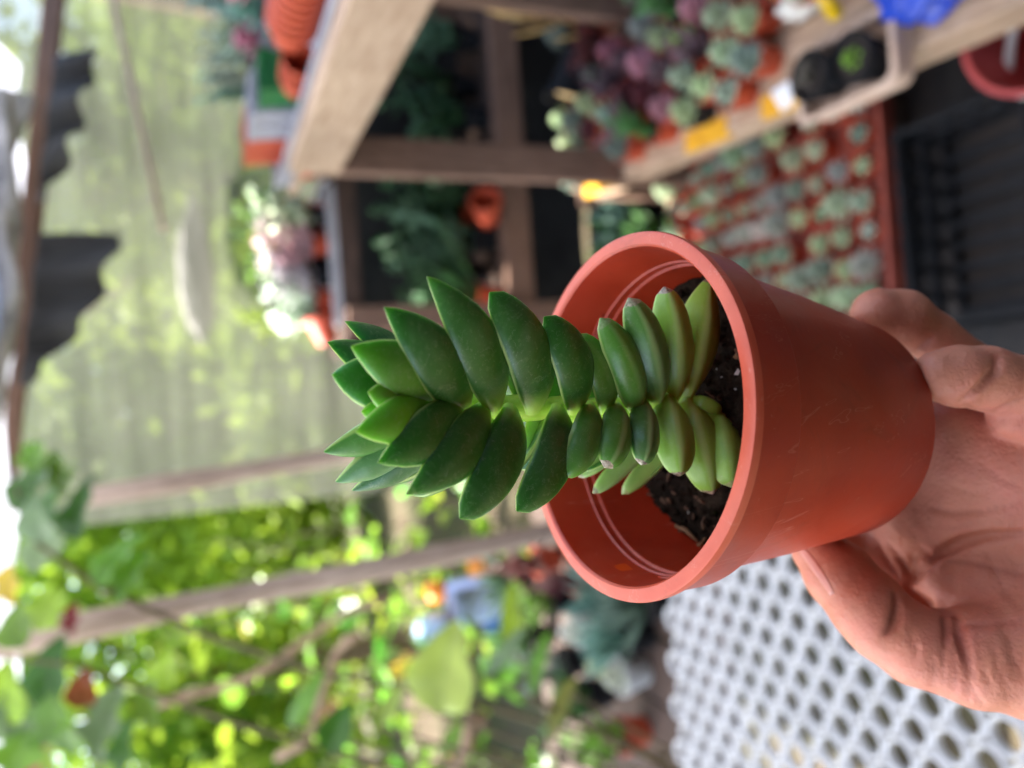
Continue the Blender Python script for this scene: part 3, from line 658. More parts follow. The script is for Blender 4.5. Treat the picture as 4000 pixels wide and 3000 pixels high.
# plant bench on the garden side
gb = empty('garden_bench', (-0.85, 1.85, 0)); GO = (-0.85, 1.85, 0); tag(gb, 'low dark bench crowded with pots on the garden side', 'bench')
for i in range(8): part('plank', (-1.45 + i * 0.165, 1.32, 0.52), (-1.45 + i * 0.165 + 0.155, 2.35, 0.54), M['wood_dark'], gb, GO)
for (x, y) in ((-1.4, 1.36), (-0.25, 1.36), (-1.4, 2.28), (-0.25, 2.28)): part('leg', (x, y, 0), (x + 0.06, y + 0.05, 0.518), M['wood_dark'], gb, GO)
occupied = []
def gpot(px, py, kind, col, r, h, potm, label, group, sc):
    p = PZ(px, py, 0.541)
    potted('bench_plant', kind, jc(col, .06), r, h, potm, p, label, group=group, sc=sc)
spec = [((2180, 2180), 4, srgb(120, 50, 48), 'terracotta', 'red-leaved plant in an orange pot on the garden bench', 1.7), ((2230, 2330), 5, LIME, 'black_plastic', 'lime leafy plant in a black pot on the garden bench', 1.7),
        ((2330, 2240), 4, WINE, 'terracotta', 'wine red plant in an orange pot on the garden bench', 1.6), ((2350, 2440), 0, srgb(225, 232, 215), 'white_plastic', 'white pot with a frosty rosette on the garden bench', 1.6),
        ((2470, 2330), 6, TEAL, 'black_plastic', 'teal spiky plant in a black pot on the garden bench', 1.5), ((2520, 2620), 1, srgb(215, 228, 205), 'white_plastic', 'white pot with a whitish rosette at the edge of the garden bench', 1.6),
        ((2540, 2470), 6, TEAL, 'black_plastic', 'grey-teal plant in a black pot beside the white table', 1.5), ((2460, 2570), 0, PALE, 'white_plastic', 'white pot with a pale green rosette on the garden bench', 1.5),
        ((2380, 2700), 5, GREEN, 'black_plastic', 'bushy green plant in a black pot at the outer side of the garden bench', 2.0), ((2520, 2850), 5, LIME, 'terracotta', 'bushy lime plant in an orange pot at the bench corner', 2.0),
        ((2150, 2480), 4, GREEN, 'black_plastic', 'tall green plant in a black pot behind the white rosette', 1.9), ((2080, 2250), 6, srgb(90, 120, 90), 'black_plastic', 'dark spiky plant in a black pot behind the red-leaved plant', 1.6),
        ((2290, 2570), 4, GREYGREEN, 'black_plastic', 'greyish plant in a black pot beside the white rosettes', 1.8), ((2620, 2330), 6, srgb(100, 130, 110), 'black_plastic', 'grey spiky plant hidden behind the terracotta pot rim', 1.4)]
for (px, py), k, c, pm, lab, s_ in spec: gpot(px, py, k, c, 0.048, 0.075, pm, lab, 'pots on the garden bench', s_)
# pale blue container with orange caps
pb = PZ(1950, 2320, 0.541); ct = empty('blue_container', pb); ct.scale = (1.4, 1.4, 1.4); tag(ct, 'pale blue plastic container with orange caps on the garden bench', 'container')
pbm = simple('periwinkle_plastic', srgb(196, 212, 252), srgb(178, 194, 244), 0.45, 6)
MB().box((-0.06, -0.045, 0.0), (0.06, 0.045, 0.155), 0.018).build('container_body', pbm, ct)
MB().lathe([(0.0, 0.0), (0.03, 0.003), (0.046, 0.02), (0.05, 0.045), (0.044, 0.07), (0.025, 0.088), (0, 0.094)], 24, c=(-0.065, -0.01, 0.145)).build('round_lid', simple('sky_blue_plastic', srgb(196, 220, 255), srgb(180, 208, 250), 0.4, 6), ct)
om = simple('orange_plastic', srgb(240, 150, 50), srgb(220, 120, 30), 0.4, 10)
MB().lathe([(0.026, 0), (0.028, 0.03), (0.02, 0.04), (0, 0.042)], 20, c=(0.035, 0, 0.155)).build('cap', om, ct)
MB().lathe([(0.024, 0), (0.026, 0.028), (0.018, 0.036), (0, 0.038)], 20, c=(0.085, -0.02, 0.05)).build('cap', om, ct)
q = MB(); q.grid(lambda u, v: (-0.062 + 0.035 * math.cos(u * 6.2832) * math.sin(v * 3.1416), -0.02 + 0.02 * math.sin(u * 6.2832) * math.sin(v * 3.1416), 0.028 - 0.028 * math.cos(v * 3.1416)), 16, 10); q.build('blue_knob', simple('strong_blue_plastic', srgb(40, 110, 200), srgb(30, 90, 170), 0.4, 10), ct)

# ---- leafy garden plants: each leaf an object sharing mesh data
def leaf_sheet(L, w, cup=0.15, droop=0.25, shape='ovate'):
    mb = MB()
    def fn(u, v):
        s = u; t = v * 2 - 1
        f = (math.sin(math.pi * min(1, s ** 0.75)) ** 0.8 if shape == 'ovate' else math.sin(math.pi * s) ** 0.6) if 0 < s < 1 else 0.02
        if shape == 'lobed': f *= 0.75 + 0.25 * math.cos(s * 16)
        return (L * s, w * 0.5 * f * t, -droop * L * s * s + cup * w * abs(t) ** 0.8 * f * 1.3 + 0.05 * w * math.sin(s * 14 + 2 * t) * abs(t))
    mb.grid(fn, 9, 6)
    return mb.mesh('leaf', M['leaf'])
LEAF = [leaf_sheet(0.10, 0.07), leaf_sheet(0.14, 0.11), leaf_sheet(0.09, 0.035, shape='lance'), leaf_sheet(0.18, 0.05, 0.1, 0.35, 'lance'), leaf_sheet(0.12, 0.12, shape='lobed')]
YG, DG, MG, SG, YL = srgb(176, 205, 66), srgb(74, 124, 44), srgb(122, 170, 60), srgb(150, 176, 130), srgb(226, 200, 72)
def leafy(name, loc, h, n, kinds_, cols, label, spread=0.25, sc=(0.7, 1.3), group='leafy plants in the garden', lean=(0, 0), dead=0.04):
    e = empty(name, loc); tag(e, label, 'plant', group)
    ns = max(3, n // 7); rr = random.Random(int(loc[0] * 977) + n); tips = []
    for s_ in range(ns):
        a = rr.uniform(0, 6.28); q = spread * rr.uniform(0.2, 1); hh = h * rr.uniform(0.6, 1)
        pts = [np.array([0.02 * math.cos(a), 0.02 * math.sin(a), 0])]
        for k in range(1, 6): f = k / 5; pts.append(np.array([q * math.cos(a) * f ** 1.3 + lean[0] * f, q * math.sin(a) * f ** 1.3 + lean[1] * f, hh * f]) + np.array([rr.uniform(-.02, .02), rr.uniform(-.02, .02), 0]))
        so_ = MB().tube(pts, [0.007 * (1 - 0.13 * k) for k in range(6)], 6).build('stem', M['stem'], e); tips.append((pts, so_))
    for k in range(n):
        pts, so_ = tips[k % ns]; f = rr.uniform(0.15, 1) * 5; i = min(4, int(f)); p = pts[i] + (pts[i + 1] - pts[i]) * (f - i)
        o = link('leaf', LEAF[rr.choice(kinds_)], so_, p, (rr.uniform(-0.5, 0.5), rr.uniform(-0.9, 0.5), rr.uniform(0, 6.28)), rr.uniform(*sc))
        o.color = jc(rr.choice(cols), 0.14) if rr.random() > dead else jc(rr.choice([YL, srgb(200, 120, 70)]), 0.1)
GPL = [  # px, py of the plant's foot at ground, distance, height, leaves, kinds, colours, label
    (-0.95, 2.75, 1.5, 46, (0, 1), (MG, YG, DG), 'tall leafy bush rising behind the garden bench beside the long post'),
    (-1.55, 2.6, 1.3, 44, (0, 2), (YG, MG), 'yellow-green bush at the outer end of the garden bench'),
    (-0.62, 3.1, 1.35, 44, (0, 1), (YG, YG, MG), 'bright yellow-green bush between the two garden posts'),
    (-1.25, 3.4, 1.7, 46, (1, 3), (MG, YG), 'tall bush with drooping leaves deep in the garden'),
    (-1.9, 3.2, 1.6, 44, (0, 4), (DG, MG, YL), 'dark bush with yellowing leaves deep in the garden'),
    (-0.40, 3.6, 1.0, 40, (1, 0), (srgb(120, 200, 70), YG), 'low glossy bright green bush beside the pale post'),
    (-2.3, 3.9, 1.9, 44, (0, 1), (YG, SG), 'pale green bush far off at the side of the garden'),
    (-1.0, 4.2, 1.9, 44, (0, 1), (YG, MG), 'tall bush in the far middle of the garden'),
    (-0.2, 4.4, 1.5, 40, (0, 1), (YG, MG, DG), 'dense bush in the far garden behind the netting end'),
    (-1.35, 1.9 + .55, 1.1, 36, (1, 4), (DG, MG, SG), 'leafy shrub with grey-green leaves close behind the garden bench'),
]
for (x, y, h, n, kk, cc, lab) in GPL: leafy('garden_bush', (x, y, 0), h, n, kk, cc, lab, 0.36)
# climbing plant at the roof corner with dark lobed leaves, big-leaved plants at the near garden side
cl = empty('climbing_vine', PY(30, 2250, 1.6)); cl.location[2] = 0.0
tag(cl, 'climbing vine with dark green leaves up beside the roof pole', 'vine'); co = np.array(cl.location)
vpts = [PY(x, y, 1.6) for x, y in ((2600, 2960), (1900, 2760), (1300, 2640), (800, 2480), (400, 2300), (140, 2120), (60, 1900))]
MB().tube([np.array([vpts[0][0], vpts[0][1], 0])] + vpts, [0.007] * 2 + [0.006] * 4 + [0.004, 0.003], 7).build('stem', M['stem'], cl, off=co)
MB().tube([PY(1500, 2980, 1.55), PY(900, 2820, 1.6), PY(300, 2600, 1.6), PY(-50, 2560, 1.6)], [0.005, 0.005, 0.004, 0.003], 7).build('stem', M['stem'], cl, off=co)
rr = random.Random(5)
vl = [((130, 1870), 1.0, DG), ((240, 1900), 1.15, DG), ((350, 1960), 1.05, DG), ((300, 1820), .8, MG), ((170, 1760), .6, MG), ((230, 2010), .8, SG), ((430, 2160), 1.0, MG), ((500, 2220), 1.0, MG), ((160, 2120), .9, SG), ((190, 2350), .8, YG), ((100, 2260), .7, YL), ((330, 2400), .55, srgb(150, 40, 50)), ((130, 2420), .8, MG),
      ((230, 2640), 1.2, DG), ((330, 2760), 1.3, MG), ((160, 2760), 1.0, SG), ((420, 2800), 1.3, SG), ((70, 2700), 1.0, YG), ((520, 2900), 1.1, DG), ((360, 2680), .6, srgb(190, 110, 70)), ((90, 2900), 1.2, MG), ((250, 2920), .9, YG), ((150, 2960), 0.7, srgb(190, 100, 70)), ((640, 2720), 0.9, MG), ((700, 2600), .8, YG)]
for (px, py), s_, c in vl:
    o = link('leaf', LEAF[rr.choice((1, 4, 1))], cl, PY(px, py, 1.6 + rr.uniform(-.06, .08)) - co - np.array([0.06 * s_, 0, -0.02]), (rr.uniform(0.6, 1.4), rr.uniform(-0.3, 0.5), rr.uniform(-0.6, 0.6)), s_ * 0.85); o.color = jc(c, .1)
bl = empty('broad_leaved_plant', PZ(2350, 2950, 0.0)); bl.location = (-1.05, 1.42, 0.0); bo = np.array(bl.location)
tag(bl, 'broad-leaved plant with one large yellow-green leaf near the bench', 'plant')
bigs = [((1720, 2790), 1.2, srgb(190, 214, 100)), ((1480, 2840), 0.8, srgb(170, 198, 100)), ((1900, 2640), 0.6, SG), ((1990, 2560), 0.75, YG), ((1280, 2950), 0.9, DG), ((1720, 2960), 0.8, srgb(140, 180, 80)), ((1130, 2840), 0.7, MG), ((2080, 2720), 0.7, MG), ((2150, 2900), 0.8, srgb(150, 150, 80)), ((2250, 2980), 0.9, MG)]
for (px, py), s_, c in bigs:
    p = PY(px, py, 1.35 + rr.uniform(-.08, .12)) - bo
    MB().tube([np.array([rr.uniform(-.03, .03), rr.uniform(-.03, .03), 0]), np.array([p[0] * 0.4, p[1] * 0.4, p[2] * 0.6]), p], [0.006, 0.005, 0.003], 6).build('stem', M['stem'], bl); so_ = bl.children[-1]
    o = link('leaf', LEAF[1 if s_ > 1 else rr.choice((0, 3, 2))], so_, p, (rr.uniform(0.5, 1.3), rr.uniform(0.0, 0.6), rr.uniform(-0.7, 0.7)), s_); o.color = jc(c, .06)
# fallen / leaning branches
pole('leaning_branch', PY(1530, 2335, 2.0), PY(600, 2760, 2.0) , 0.010, M['bark'], 'pale bare branch leaning from the container towards the garden', 'branch', 0.12, 0.03)
pole('leaning_branch', PY(1400, 2480, 1.9), PY(1080, 2960, 1.9) - np.array([0, 0, 0.0]), 0.010, M['bark'], 'curved tan branch among the broad leaves', 'branch', 0.12, 0.05)
pole('leaning_branch', PY(1900, 2800, 1.6), PY(1750, 2990, 1.55), 0.014, M['bark'], 'short tan stick beside the large yellow-green leaf', 'branch', 0.12, 0.03)
# trees beyond
def crown_mesh(c, rad, n, leaf, seed, clumps=16):
    r3 = np.random.default_rng(seed); cc = r3.normal(size=(clumps, 3)); cc /= np.linalg.norm(cc, axis=1)[:, None]; cc *= (r3.uniform(0.35, 1, (clumps, 1))) * np.array(rad)
    pos = cc[r3.integers(0, clumps, n)] + r3.normal(size=(n, 3)) * np.array(rad) * 0.22 + np.array(c)
    a = r3.normal(size=(n, 3)); a /= np.linalg.norm(a, axis=1)[:, None]; b = np.cross(a, r3.normal(size=(n, 3))); b /= np.linalg.norm(b, axis=1)[:, None]
    s_ = leaf * r3.uniform(0.6, 1.3, (n, 1)); v = np.stack([pos - a * s_, pos + b * s_ * 0.45, pos + a * s_, pos - b * s_ * 0.45], 1).reshape(-1, 3)
    me = bpy.data.meshes.new('crown'); me.vertices.add(4 * n); me.vertices.foreach_set('co', v.ravel()); me.loops.add(4 * n); me.loops.foreach_set('vertex_index', np.arange(4 * n, dtype=np.int32))
    me.polygons.add(n); me.polygons.foreach_set('loop_start', np.arange(0, 4 * n, 4, dtype=np.int32)); me.update(calc_edges=True); me.validate(); me.materials.append(M['foliage']); return me
TREES = [(-0.2, 6.2, 2.3, (1.3, 0.8, 1.3), YG, 'sunlit yellow-green tree behind the netting end'), (1.3, 5.2, 1.9, (1.2, 0.8, 1.2), srgb(190, 215, 70), 'bright lime tree behind the middle of the netting'), (3.2, 6.4, 1.2, (1.3, 0.9, 1.0), YG, 'yellow-green tree behind the far side of the netting'),
         (-2.0, 6.0, 2.4, (1.4, 0.9, 1.5), YG, 'mid green tree at the back of the garden'), (-3.6, 5.6, 2.6, (1.4, 0.9, 1.7), MG, 'green tree at the outer back of the garden'), (-2.9, 4.4, 1.3, (0.9, 0.6, 1.0), YG, 'low yellow-green tree at the outer side of the garden'), (0.8, 4.4, 0.9, (0.9, 0.4, 0.8), YG, 'low bushy tree right behind the netting')]
for i, (x, y, z, rad, c, lab) in enumerate(TREES):
    e = empty('garden_tree', (x, y, 0)); tag(e, lab, 'tree', 'trees beyond the netting')
    tk = MB().tube([(0, 0, 0), (0.05, 0.02, z * 0.5), (-0.03, 0, z), (0.02, 0.03, z + rad[2] * 0.5)], [0.09, 0.07, 0.05, 0.02], 9, wob=0.1).build('trunk', M['bark'], e)
    for k in range(5):
        a = k * 1.3 + i; MB().tube([(0, 0, z * 0.6), (0.3 * math.cos(a) * rad[0], 0.3 * math.sin(a), z * 0.85), (0.7 * math.cos(a) * rad[0], 0.6 * math.sin(a) * rad[1], z + 0.3 * math.sin(k))], [0.035, 0.025, 0.01], 6).build('limb', M['bark'], tk)
    o = link('crown', crown_mesh((0, 0, z), rad, 5200, 0.075, i + 1), e); o.color = c
# far hedge closing the garden
hm = crown_mesh((0, 0, 1.3), (9.0, 0.8, 1.3), 26000, 0.11, 99, 90)
o = link('far_shrubbery', hm, None, (-0.5, 8.5, 0)); o.color = YG; tag(o, 'mass of green shrubbery closing off the garden', 'shrubbery', kind='stuff')
#HERO
# ------------------------------------------------------------------ the held pot
PC = P(2417.6, 1617.3, 0.189867)
PA = unit(UV * 1 + FW * -0.5292 + RV * 0.0752)
PT = unit(np.cross(PA, FW)); PB = np.cross(PA, PT)
hp = empty('potted_succulent', PC - PA * 0.0777)
tag(hp, 'tall dark green succulent with stacked leaves in the terracotta pot held up by the hand', 'potted plant')
HO = np.array(hp.location)
pm = MT('terracotta_pot_plastic')
f1 = pm.noise(60, 6, 0.6); f2 = pm.noise(420, 3, 0.6); f3 = pm.noise(22, 5, 0.65, dist=1.0)
pc = pm.ramp(f1, [(0.3, srgb(170, 52, 29)), (0.7, srgb(190, 66, 38))])
pc = pm.mix(pm.ramp(f3, [(0.52, (0, 0, 0, 1)), (0.80, (0.20, 0.20, 0.20, 1))]), pc, srgb(206, 132, 110))
pc = pm.mix(pm.ramp(f2, [(0.70, (0, 0, 0, 1)), (0.78, (0.3, 0.3, 0.3, 1))]), pc, srgb(224, 170, 150))
pm.set(Base_Color=pc, Roughness=pm.ramp(f1, [(0.3, (0.30,) * 3 + (1,)), (0.7, (0.44,) * 3 + (1,))])); pm.b.inputs['Specular IOR Level'].default_value = 0.5
sm2 = pm.noise(34, 7, 0.7, dist=1.5)
pc = pm.mix(pm.ramp(sm2, [(0.56, (0, 0, 0, 1)), (0.72, (0.38,) * 3 + (1,))]), pc, srgb(112, 52, 36))
sw = pm.noise(55, 3, 0.8, pm.mapping((1, 1, 0.12)), 2.5)
pc = pm.mix(pm.ramp(sw, [(0.615, (0, 0, 0, 1)), (0.63, (0.35,) * 3 + (1,)), (0.645, (0, 0, 0, 1))]), pc, srgb(226, 150, 128)); pm.set(Base_Color=pc)
pm.bump(f2, 0.06, 0.001)
tl = pm.n('BsdfTranslucent'); tl.inputs[0].default_value = srgb(236, 96, 40); mx = pm.n('MixShader'); mx.inputs[0].default_value = 0.13
pm.l(pm.b.outputs[0], mx.inputs[1]); pm.l(tl.outputs[0], mx.inputs[2]); pm.l(mx.outputs[0], pm.out.inputs[0])
outer = [(0.0, -0.0745), (0.0285, -0.0745), (0.0300, -0.0772), (0.0310, -0.0777), (0.0315, -0.0770), (0.0362, -0.046), (0.0399, -0.0172), (0.0402, -0.0160), (0.0424, -0.0157), (0.0427, -0.0151), (0.0437, -0.0034), (0.0440, -0.0029), (0.0449, -0.0025), (0.0451, -0.0012), (0.0449, -0.0003), (0.0443, 0.0)]
inner = [(0.0419, 0.0), (0.0414, -0.0006), (0.0411, -0.003), (0.0406, -0.0075), (0.0402, -0.0112), (0.0399, -0.0138), (0.0394, -0.0141), (0.0394, -0.0148), (0.0397, -0.0151), (0.0396, -0.0165), (0.0389, -0.0168), (0.0387, -0.0178), (0.0389, -0.0186), (0.0350, -0.045), (0.0303, -0.073), (0, -0.0735)]
NP = 128
pot = MB().lathe(outer + inner, NP, c=PC, frame=(PT, PB, PA))
def slot_cells(px, py, w):
    best = min(range(NP), key=lambda k: (lambda q: (q[0] - px) ** 2 + (q[1] - py) ** 2)(proj(PC + 0.0404 * (math.cos(2 * math.pi * k / NP) * PT + math.sin(2 * math.pi * k / NP) * PB) - PA * 0.0095)))
    row = len(outer) + 3
    return {(row, (best + d) % NP) for d in range(w)}
holes = slot_cells(2425, 2195, 2)
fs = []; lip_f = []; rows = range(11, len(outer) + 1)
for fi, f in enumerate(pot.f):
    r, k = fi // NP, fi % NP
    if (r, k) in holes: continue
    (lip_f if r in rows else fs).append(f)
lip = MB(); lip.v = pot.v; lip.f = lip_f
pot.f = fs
hpot = pot.build('pot', pm.m, hp, off=HO, angle=38)
lpm = pm.m.copy(); lpm.name = 'pale_pot_lip'  # paler copy of the pot plastic for the lip
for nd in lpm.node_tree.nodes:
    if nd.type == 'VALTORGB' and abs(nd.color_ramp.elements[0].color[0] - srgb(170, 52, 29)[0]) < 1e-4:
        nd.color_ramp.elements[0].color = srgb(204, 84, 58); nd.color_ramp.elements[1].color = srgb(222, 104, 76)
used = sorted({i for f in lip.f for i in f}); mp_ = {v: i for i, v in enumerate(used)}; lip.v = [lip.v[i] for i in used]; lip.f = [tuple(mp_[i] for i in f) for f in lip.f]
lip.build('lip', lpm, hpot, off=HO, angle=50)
# a thin moulding line inside, broken in two pieces
for t0, t1, rr_, zz in ((0.02, 0.16, 0.0402, -0.0122), (0.63, 0.80, 0.0402, -0.0128)):
    pts = []
    for k in range(24):
        th = 2 * math.pi * (t0 + (t1 - t0) * k / 23); pts.append(PC + (rr_ - 0.0001) * (math.cos(th) * PT + math.sin(th) * PB) + PA * (zz - 0.0008 * math.sin(math.pi * k / 23)))
    MB().tube(pts, 0.00045, 6).build('moulding_ridge', pm.m, hpot, off=HO)

# soil
sm_ = MT('dark_potting_mix'); g1 = sm_.noise(350, 8, 0.7); g2 = sm_.noise(90, 5, 0.6)
sc_ = sm_.ramp(g1, [(0.3, (0.006, 0.005, 0.004, 1)), (0.6, (0.034, 0.022, 0.015, 1)), (0.8, (0.11, 0.068, 0.045, 1))])
sm_.set(Base_Color=sm_.mix(sm_.ramp(g2, [(0.55, (0, 0, 0, 1)), (0.75, (0.6,) * 3 + (1,))]), sc_, (0.10, 0.065, 0.045, 1)), Roughness=0.95, Specular_IOR_Level=0.08).bump(g1, 1.0, 0.002)
def vnoise(x, y, s=0):
    return math.sin(x * 1.7 + s) * math.cos(y * 2.3 - s) + 0.5 * math.sin(x * 4.1 - y * 3.3 + s * 2) + 0.35 * math.sin(x * 9.7 + y * 7.9 + s) + 0.25 * math.sin(x * 17 - y * 15)
camdir = unit(-FW - PA * (-FW @ PA)); rdir = unit(RV - PA * (RV @ PA))
def soil_h(p):   # p: offset in the rim plane
    u, w = p @ rdir, p @ camdir
    h = -0.0275 + 0.10 * u - 0.02 * (u * u + w * w) / 0.03
    if u < -0.005: h -= 0.16 * (-u - 0.005)
    h += 0.00075 * vnoise(u * 420, w * 420)
    return h
def soil_fn(a, b):
    th = 2 * math.pi * a; r = 0.0378 * b
    d = math.cos(th) * PT + math.sin(th) * PB; h = soil_h(d * r)
    rmax = 0.0388 + (h + 0.0186) * 0.1393 - 0.0004
    r = rmax * b; h = soil_h(d * r)
    return PC + d * r + PA * h
hsoil = MB().grid(soil_fn, 140, 44).build('soil', sm_.m, hp, off=HO)
cb = MB(); rs = random.Random(11)
def lump(mb, c, s, rs):
    vs = [np.array(v, float) for v in ((1, 0, 0), (-1, 0, 0), (0, 1, 0), (0, -1, 0), (0, 0, 1), (0, 0, -1))]
    vs = [c + s * v * rs.uniform(0.5, 1.2) + s * 0.3 * np.array([rs.uniform(-1, 1) for _ in range(3)]) for v in vs]
    mb.add(vs, [(0, 2, 4), (2, 1, 4), (1, 3, 4), (3, 0, 4), (2, 0, 5), (1, 2, 5), (3, 1, 5), (0, 3, 5)])
for k in range(1300):
    a = rs.uniform(0, 6.2832); r = 0.0355 * math.sqrt(rs.random()); d = r * (math.cos(a) * PT + math.sin(a) * PB)
    lump(cb, PC + d + PA * (soil_h(d) + 0.0002), rs.uniform(0.0003, 0.0009) if rs.random() < 0.8 else rs.uniform(0.001, 0.0022), rs)
tag(cb.build('soil_crumbs', sm_.m, hsoil, smooth=False, off=HO), kind='stuff')
bc = MB(); bm_ = simple('bark_chip', srgb(120, 84, 60), srgb(70, 48, 36), 0.9, 200, 0.5)
for k in range(60):
    a = rs.uniform(0, 6.2832); r = 0.036 * math.sqrt(rs.random()); d = r * (math.cos(a) * PT + math.sin(a) * PB); c = PC + d + PA * (soil_h(d) + 0.0006)
    v = unit(np.array([rs.uniform(-1, 1) for _ in range(3)])) * rs.uniform(0.0008, 0.0028); bc.tube([c - v, c, c + v], [0.0003, rs.uniform(0.0004, 0.0009), 0.0002], 5)
tag(bc.build('bark_chips', bm_, hsoil, smooth=False, off=HO), kind='stuff')
wm = simple('perlite', (0.75, 0.74, 0.72, 1), (0.55, 0.54, 0.52, 1), 0.9, 300)
for px, py, s_ in ((2885, 1458, 0.0011), (2876, 1520, 0.0006), (2820, 1472, 0.0005), (2800, 1440, 0.0004), (2560, 1980, 0.0005), (2690, 2000, 0.0005)):
    v = ray(px, py); c = 0.2
    for it in range(30):
        p = CP + v * c; q = p - PC; e_ = q @ PA - soil_h(q - PA * (q @ PA)); c += e_ / -(v @ PA)
    q = MB(); lump(q, CP + v * c, s_, rs); q.build('perlite_grain', wm, hsoil, smooth=False, off=HO)
tw = simple('dry_twig', srgb(150, 110, 76), srgb(110, 78, 52), 0.8, 200)
def soil_hit(px, py):
    v = ray(px, py); c = 0.2
    for it in range(30):
        p = CP + v * c; q = p - PC; c += (q @ PA - soil_h(q - PA * (q @ PA))) / -(v @ PA)
    return CP + v * c
for pts in (((2650, 2055), (2685, 2070), (2735, 2115)), ((2700, 2120), (2740, 2135), (2765, 2100)), ((2880, 1400), (2905, 1370), (2925, 1350))):
    MB().tube([soil_hit(*q) + PA * 0.0008 for q in pts], [0.0006, 0.0008, 0.0003], 6).build('dry_twig', tw, hsoil, off=HO)

# ---- the succulent
def cst(x): return 0.2040 + (x - 2800) * (0.2040 - 0.1545) / 1450
def zp(zx, zy): return zx / 1.0056 + 1200, zy / 1.0056 + 800
lm = MT('succulent_leaf')
uvn = lm.n('UVMap'); sx = lm.n('SeparateXYZ'); lm.l(uvn.outputs[0], sx.inputs[0])
S_, V_ = sx.outputs[0], sx.outputs[1]
oi = lm.n('ObjectInfo')
def mth(op, a, b=None, c=None, clamp=False):
    n = lm.n('Math', operation=op); n.use_clamp = clamp
    for i, q in enumerate((a, b, c)):
        if q is None: continue
        if hasattr(q, 'is_output'): lm.l(q, n.inputs[i])
        else: n.inputs[i].default_value = q
    return n.outputs[0]
cosv = mth('ABSOLUTE', mth('COSINE', mth('MULTIPLY', V_, 2 * math.pi)))          # 1 at the leaf edges
sinv = mth('SINE', mth('MULTIPLY', V_, 2 * math.pi))                              # 1 on the keel of the outer face
n1 = lm.noise(140, 5, 0.6); n2 = lm.noise(900, 4, 0.6); n3 = lm.noise(330, 6, 0.75, dist=3.0)
col = lm.mix(lm.ramp(n1, [(0.3, (0, 0, 0, 1)), (0.72, (1, 1, 1, 1))]), lm.mix(1.0, oi.outputs['Color'], (0.72, 0.78, 0.75, 1), 'MULTIPLY'), oi.outputs['Color'])
col = lm.mix(lm.ramp(n2, [(0.56, (0, 0, 0, 1)), (0.66, (0.12,) * 3 + (1,))]), col, srgb(150, 176, 120))
basef = mth('SUBTRACT', 1.0, mth('DIVIDE', S_, 0.26), None, True)
col = lm.mix(mth('MULTIPLY', mth('POWER', basef, 1.2), 0.95), col, srgb(176, 212, 78))
edgef = lm.ramp(cosv, [(0.93, (0, 0, 0, 1)), (0.985, (0.85,) * 3 + (1,))])
col = lm.mix(edgef, col, srgb(172, 196, 112))
keelf = lm.ramp(sinv, [(0.972, (0, 0, 0, 1)), (1.0, (1, 1, 1, 1))])
col = lm.mix(mth('MULTIPLY', keelf, mth('MULTIPLY', oi.outputs['Alpha'], 0.5)), col, srgb(170, 200, 130))
scar = lm.ramp(n3, [(0.60, (0, 0, 0, 1)), (0.615, (0.5,) * 3 + (1,)), (0.63, (0, 0, 0, 1))])
col = lm.mix(scar, col, srgb(176, 190, 160))
blm = lm.noise(48, 5, 0.7, dist=0.6)
col = lm.mix(lm.ramp(blm, [(0.45, (0, 0, 0, 1)), (0.7, (0.20,) * 3 + (1,))]), col, srgb(140, 166, 128))
tipf = mth('MULTIPLY', mth('GREATER_THAN', mth('ADD', S_, mth('MULTIPLY', mth('SUBTRACT', n1, 0.5), 0.16)), 0.945), oi.outputs['Alpha'])
tipc = lm.ramp(n2, [(0.35, srgb(92, 72, 60)), (0.6, srgb(186, 170, 150))])
col = lm.mix(tipf, col, tipc)
lm.set(Base_Color=col, Roughness=lm.ramp(n1, [(0.3, (0.28,) * 3 + (1,)), (0.7, (0.40,) * 3 + (1,))]))
lm.b.inputs['Specular IOR Level'].default_value = 0.45
lm.b.inputs['Subsurface Weight'].default_value = 0.22; lm.b.inputs['Subsurface Radius'].default_value = (0.5, 1.0, 0.2); lm.b.inputs['Subsurface Scale'].default_value = 0.004
lm.bump(n2, 0.10, 0.0006)

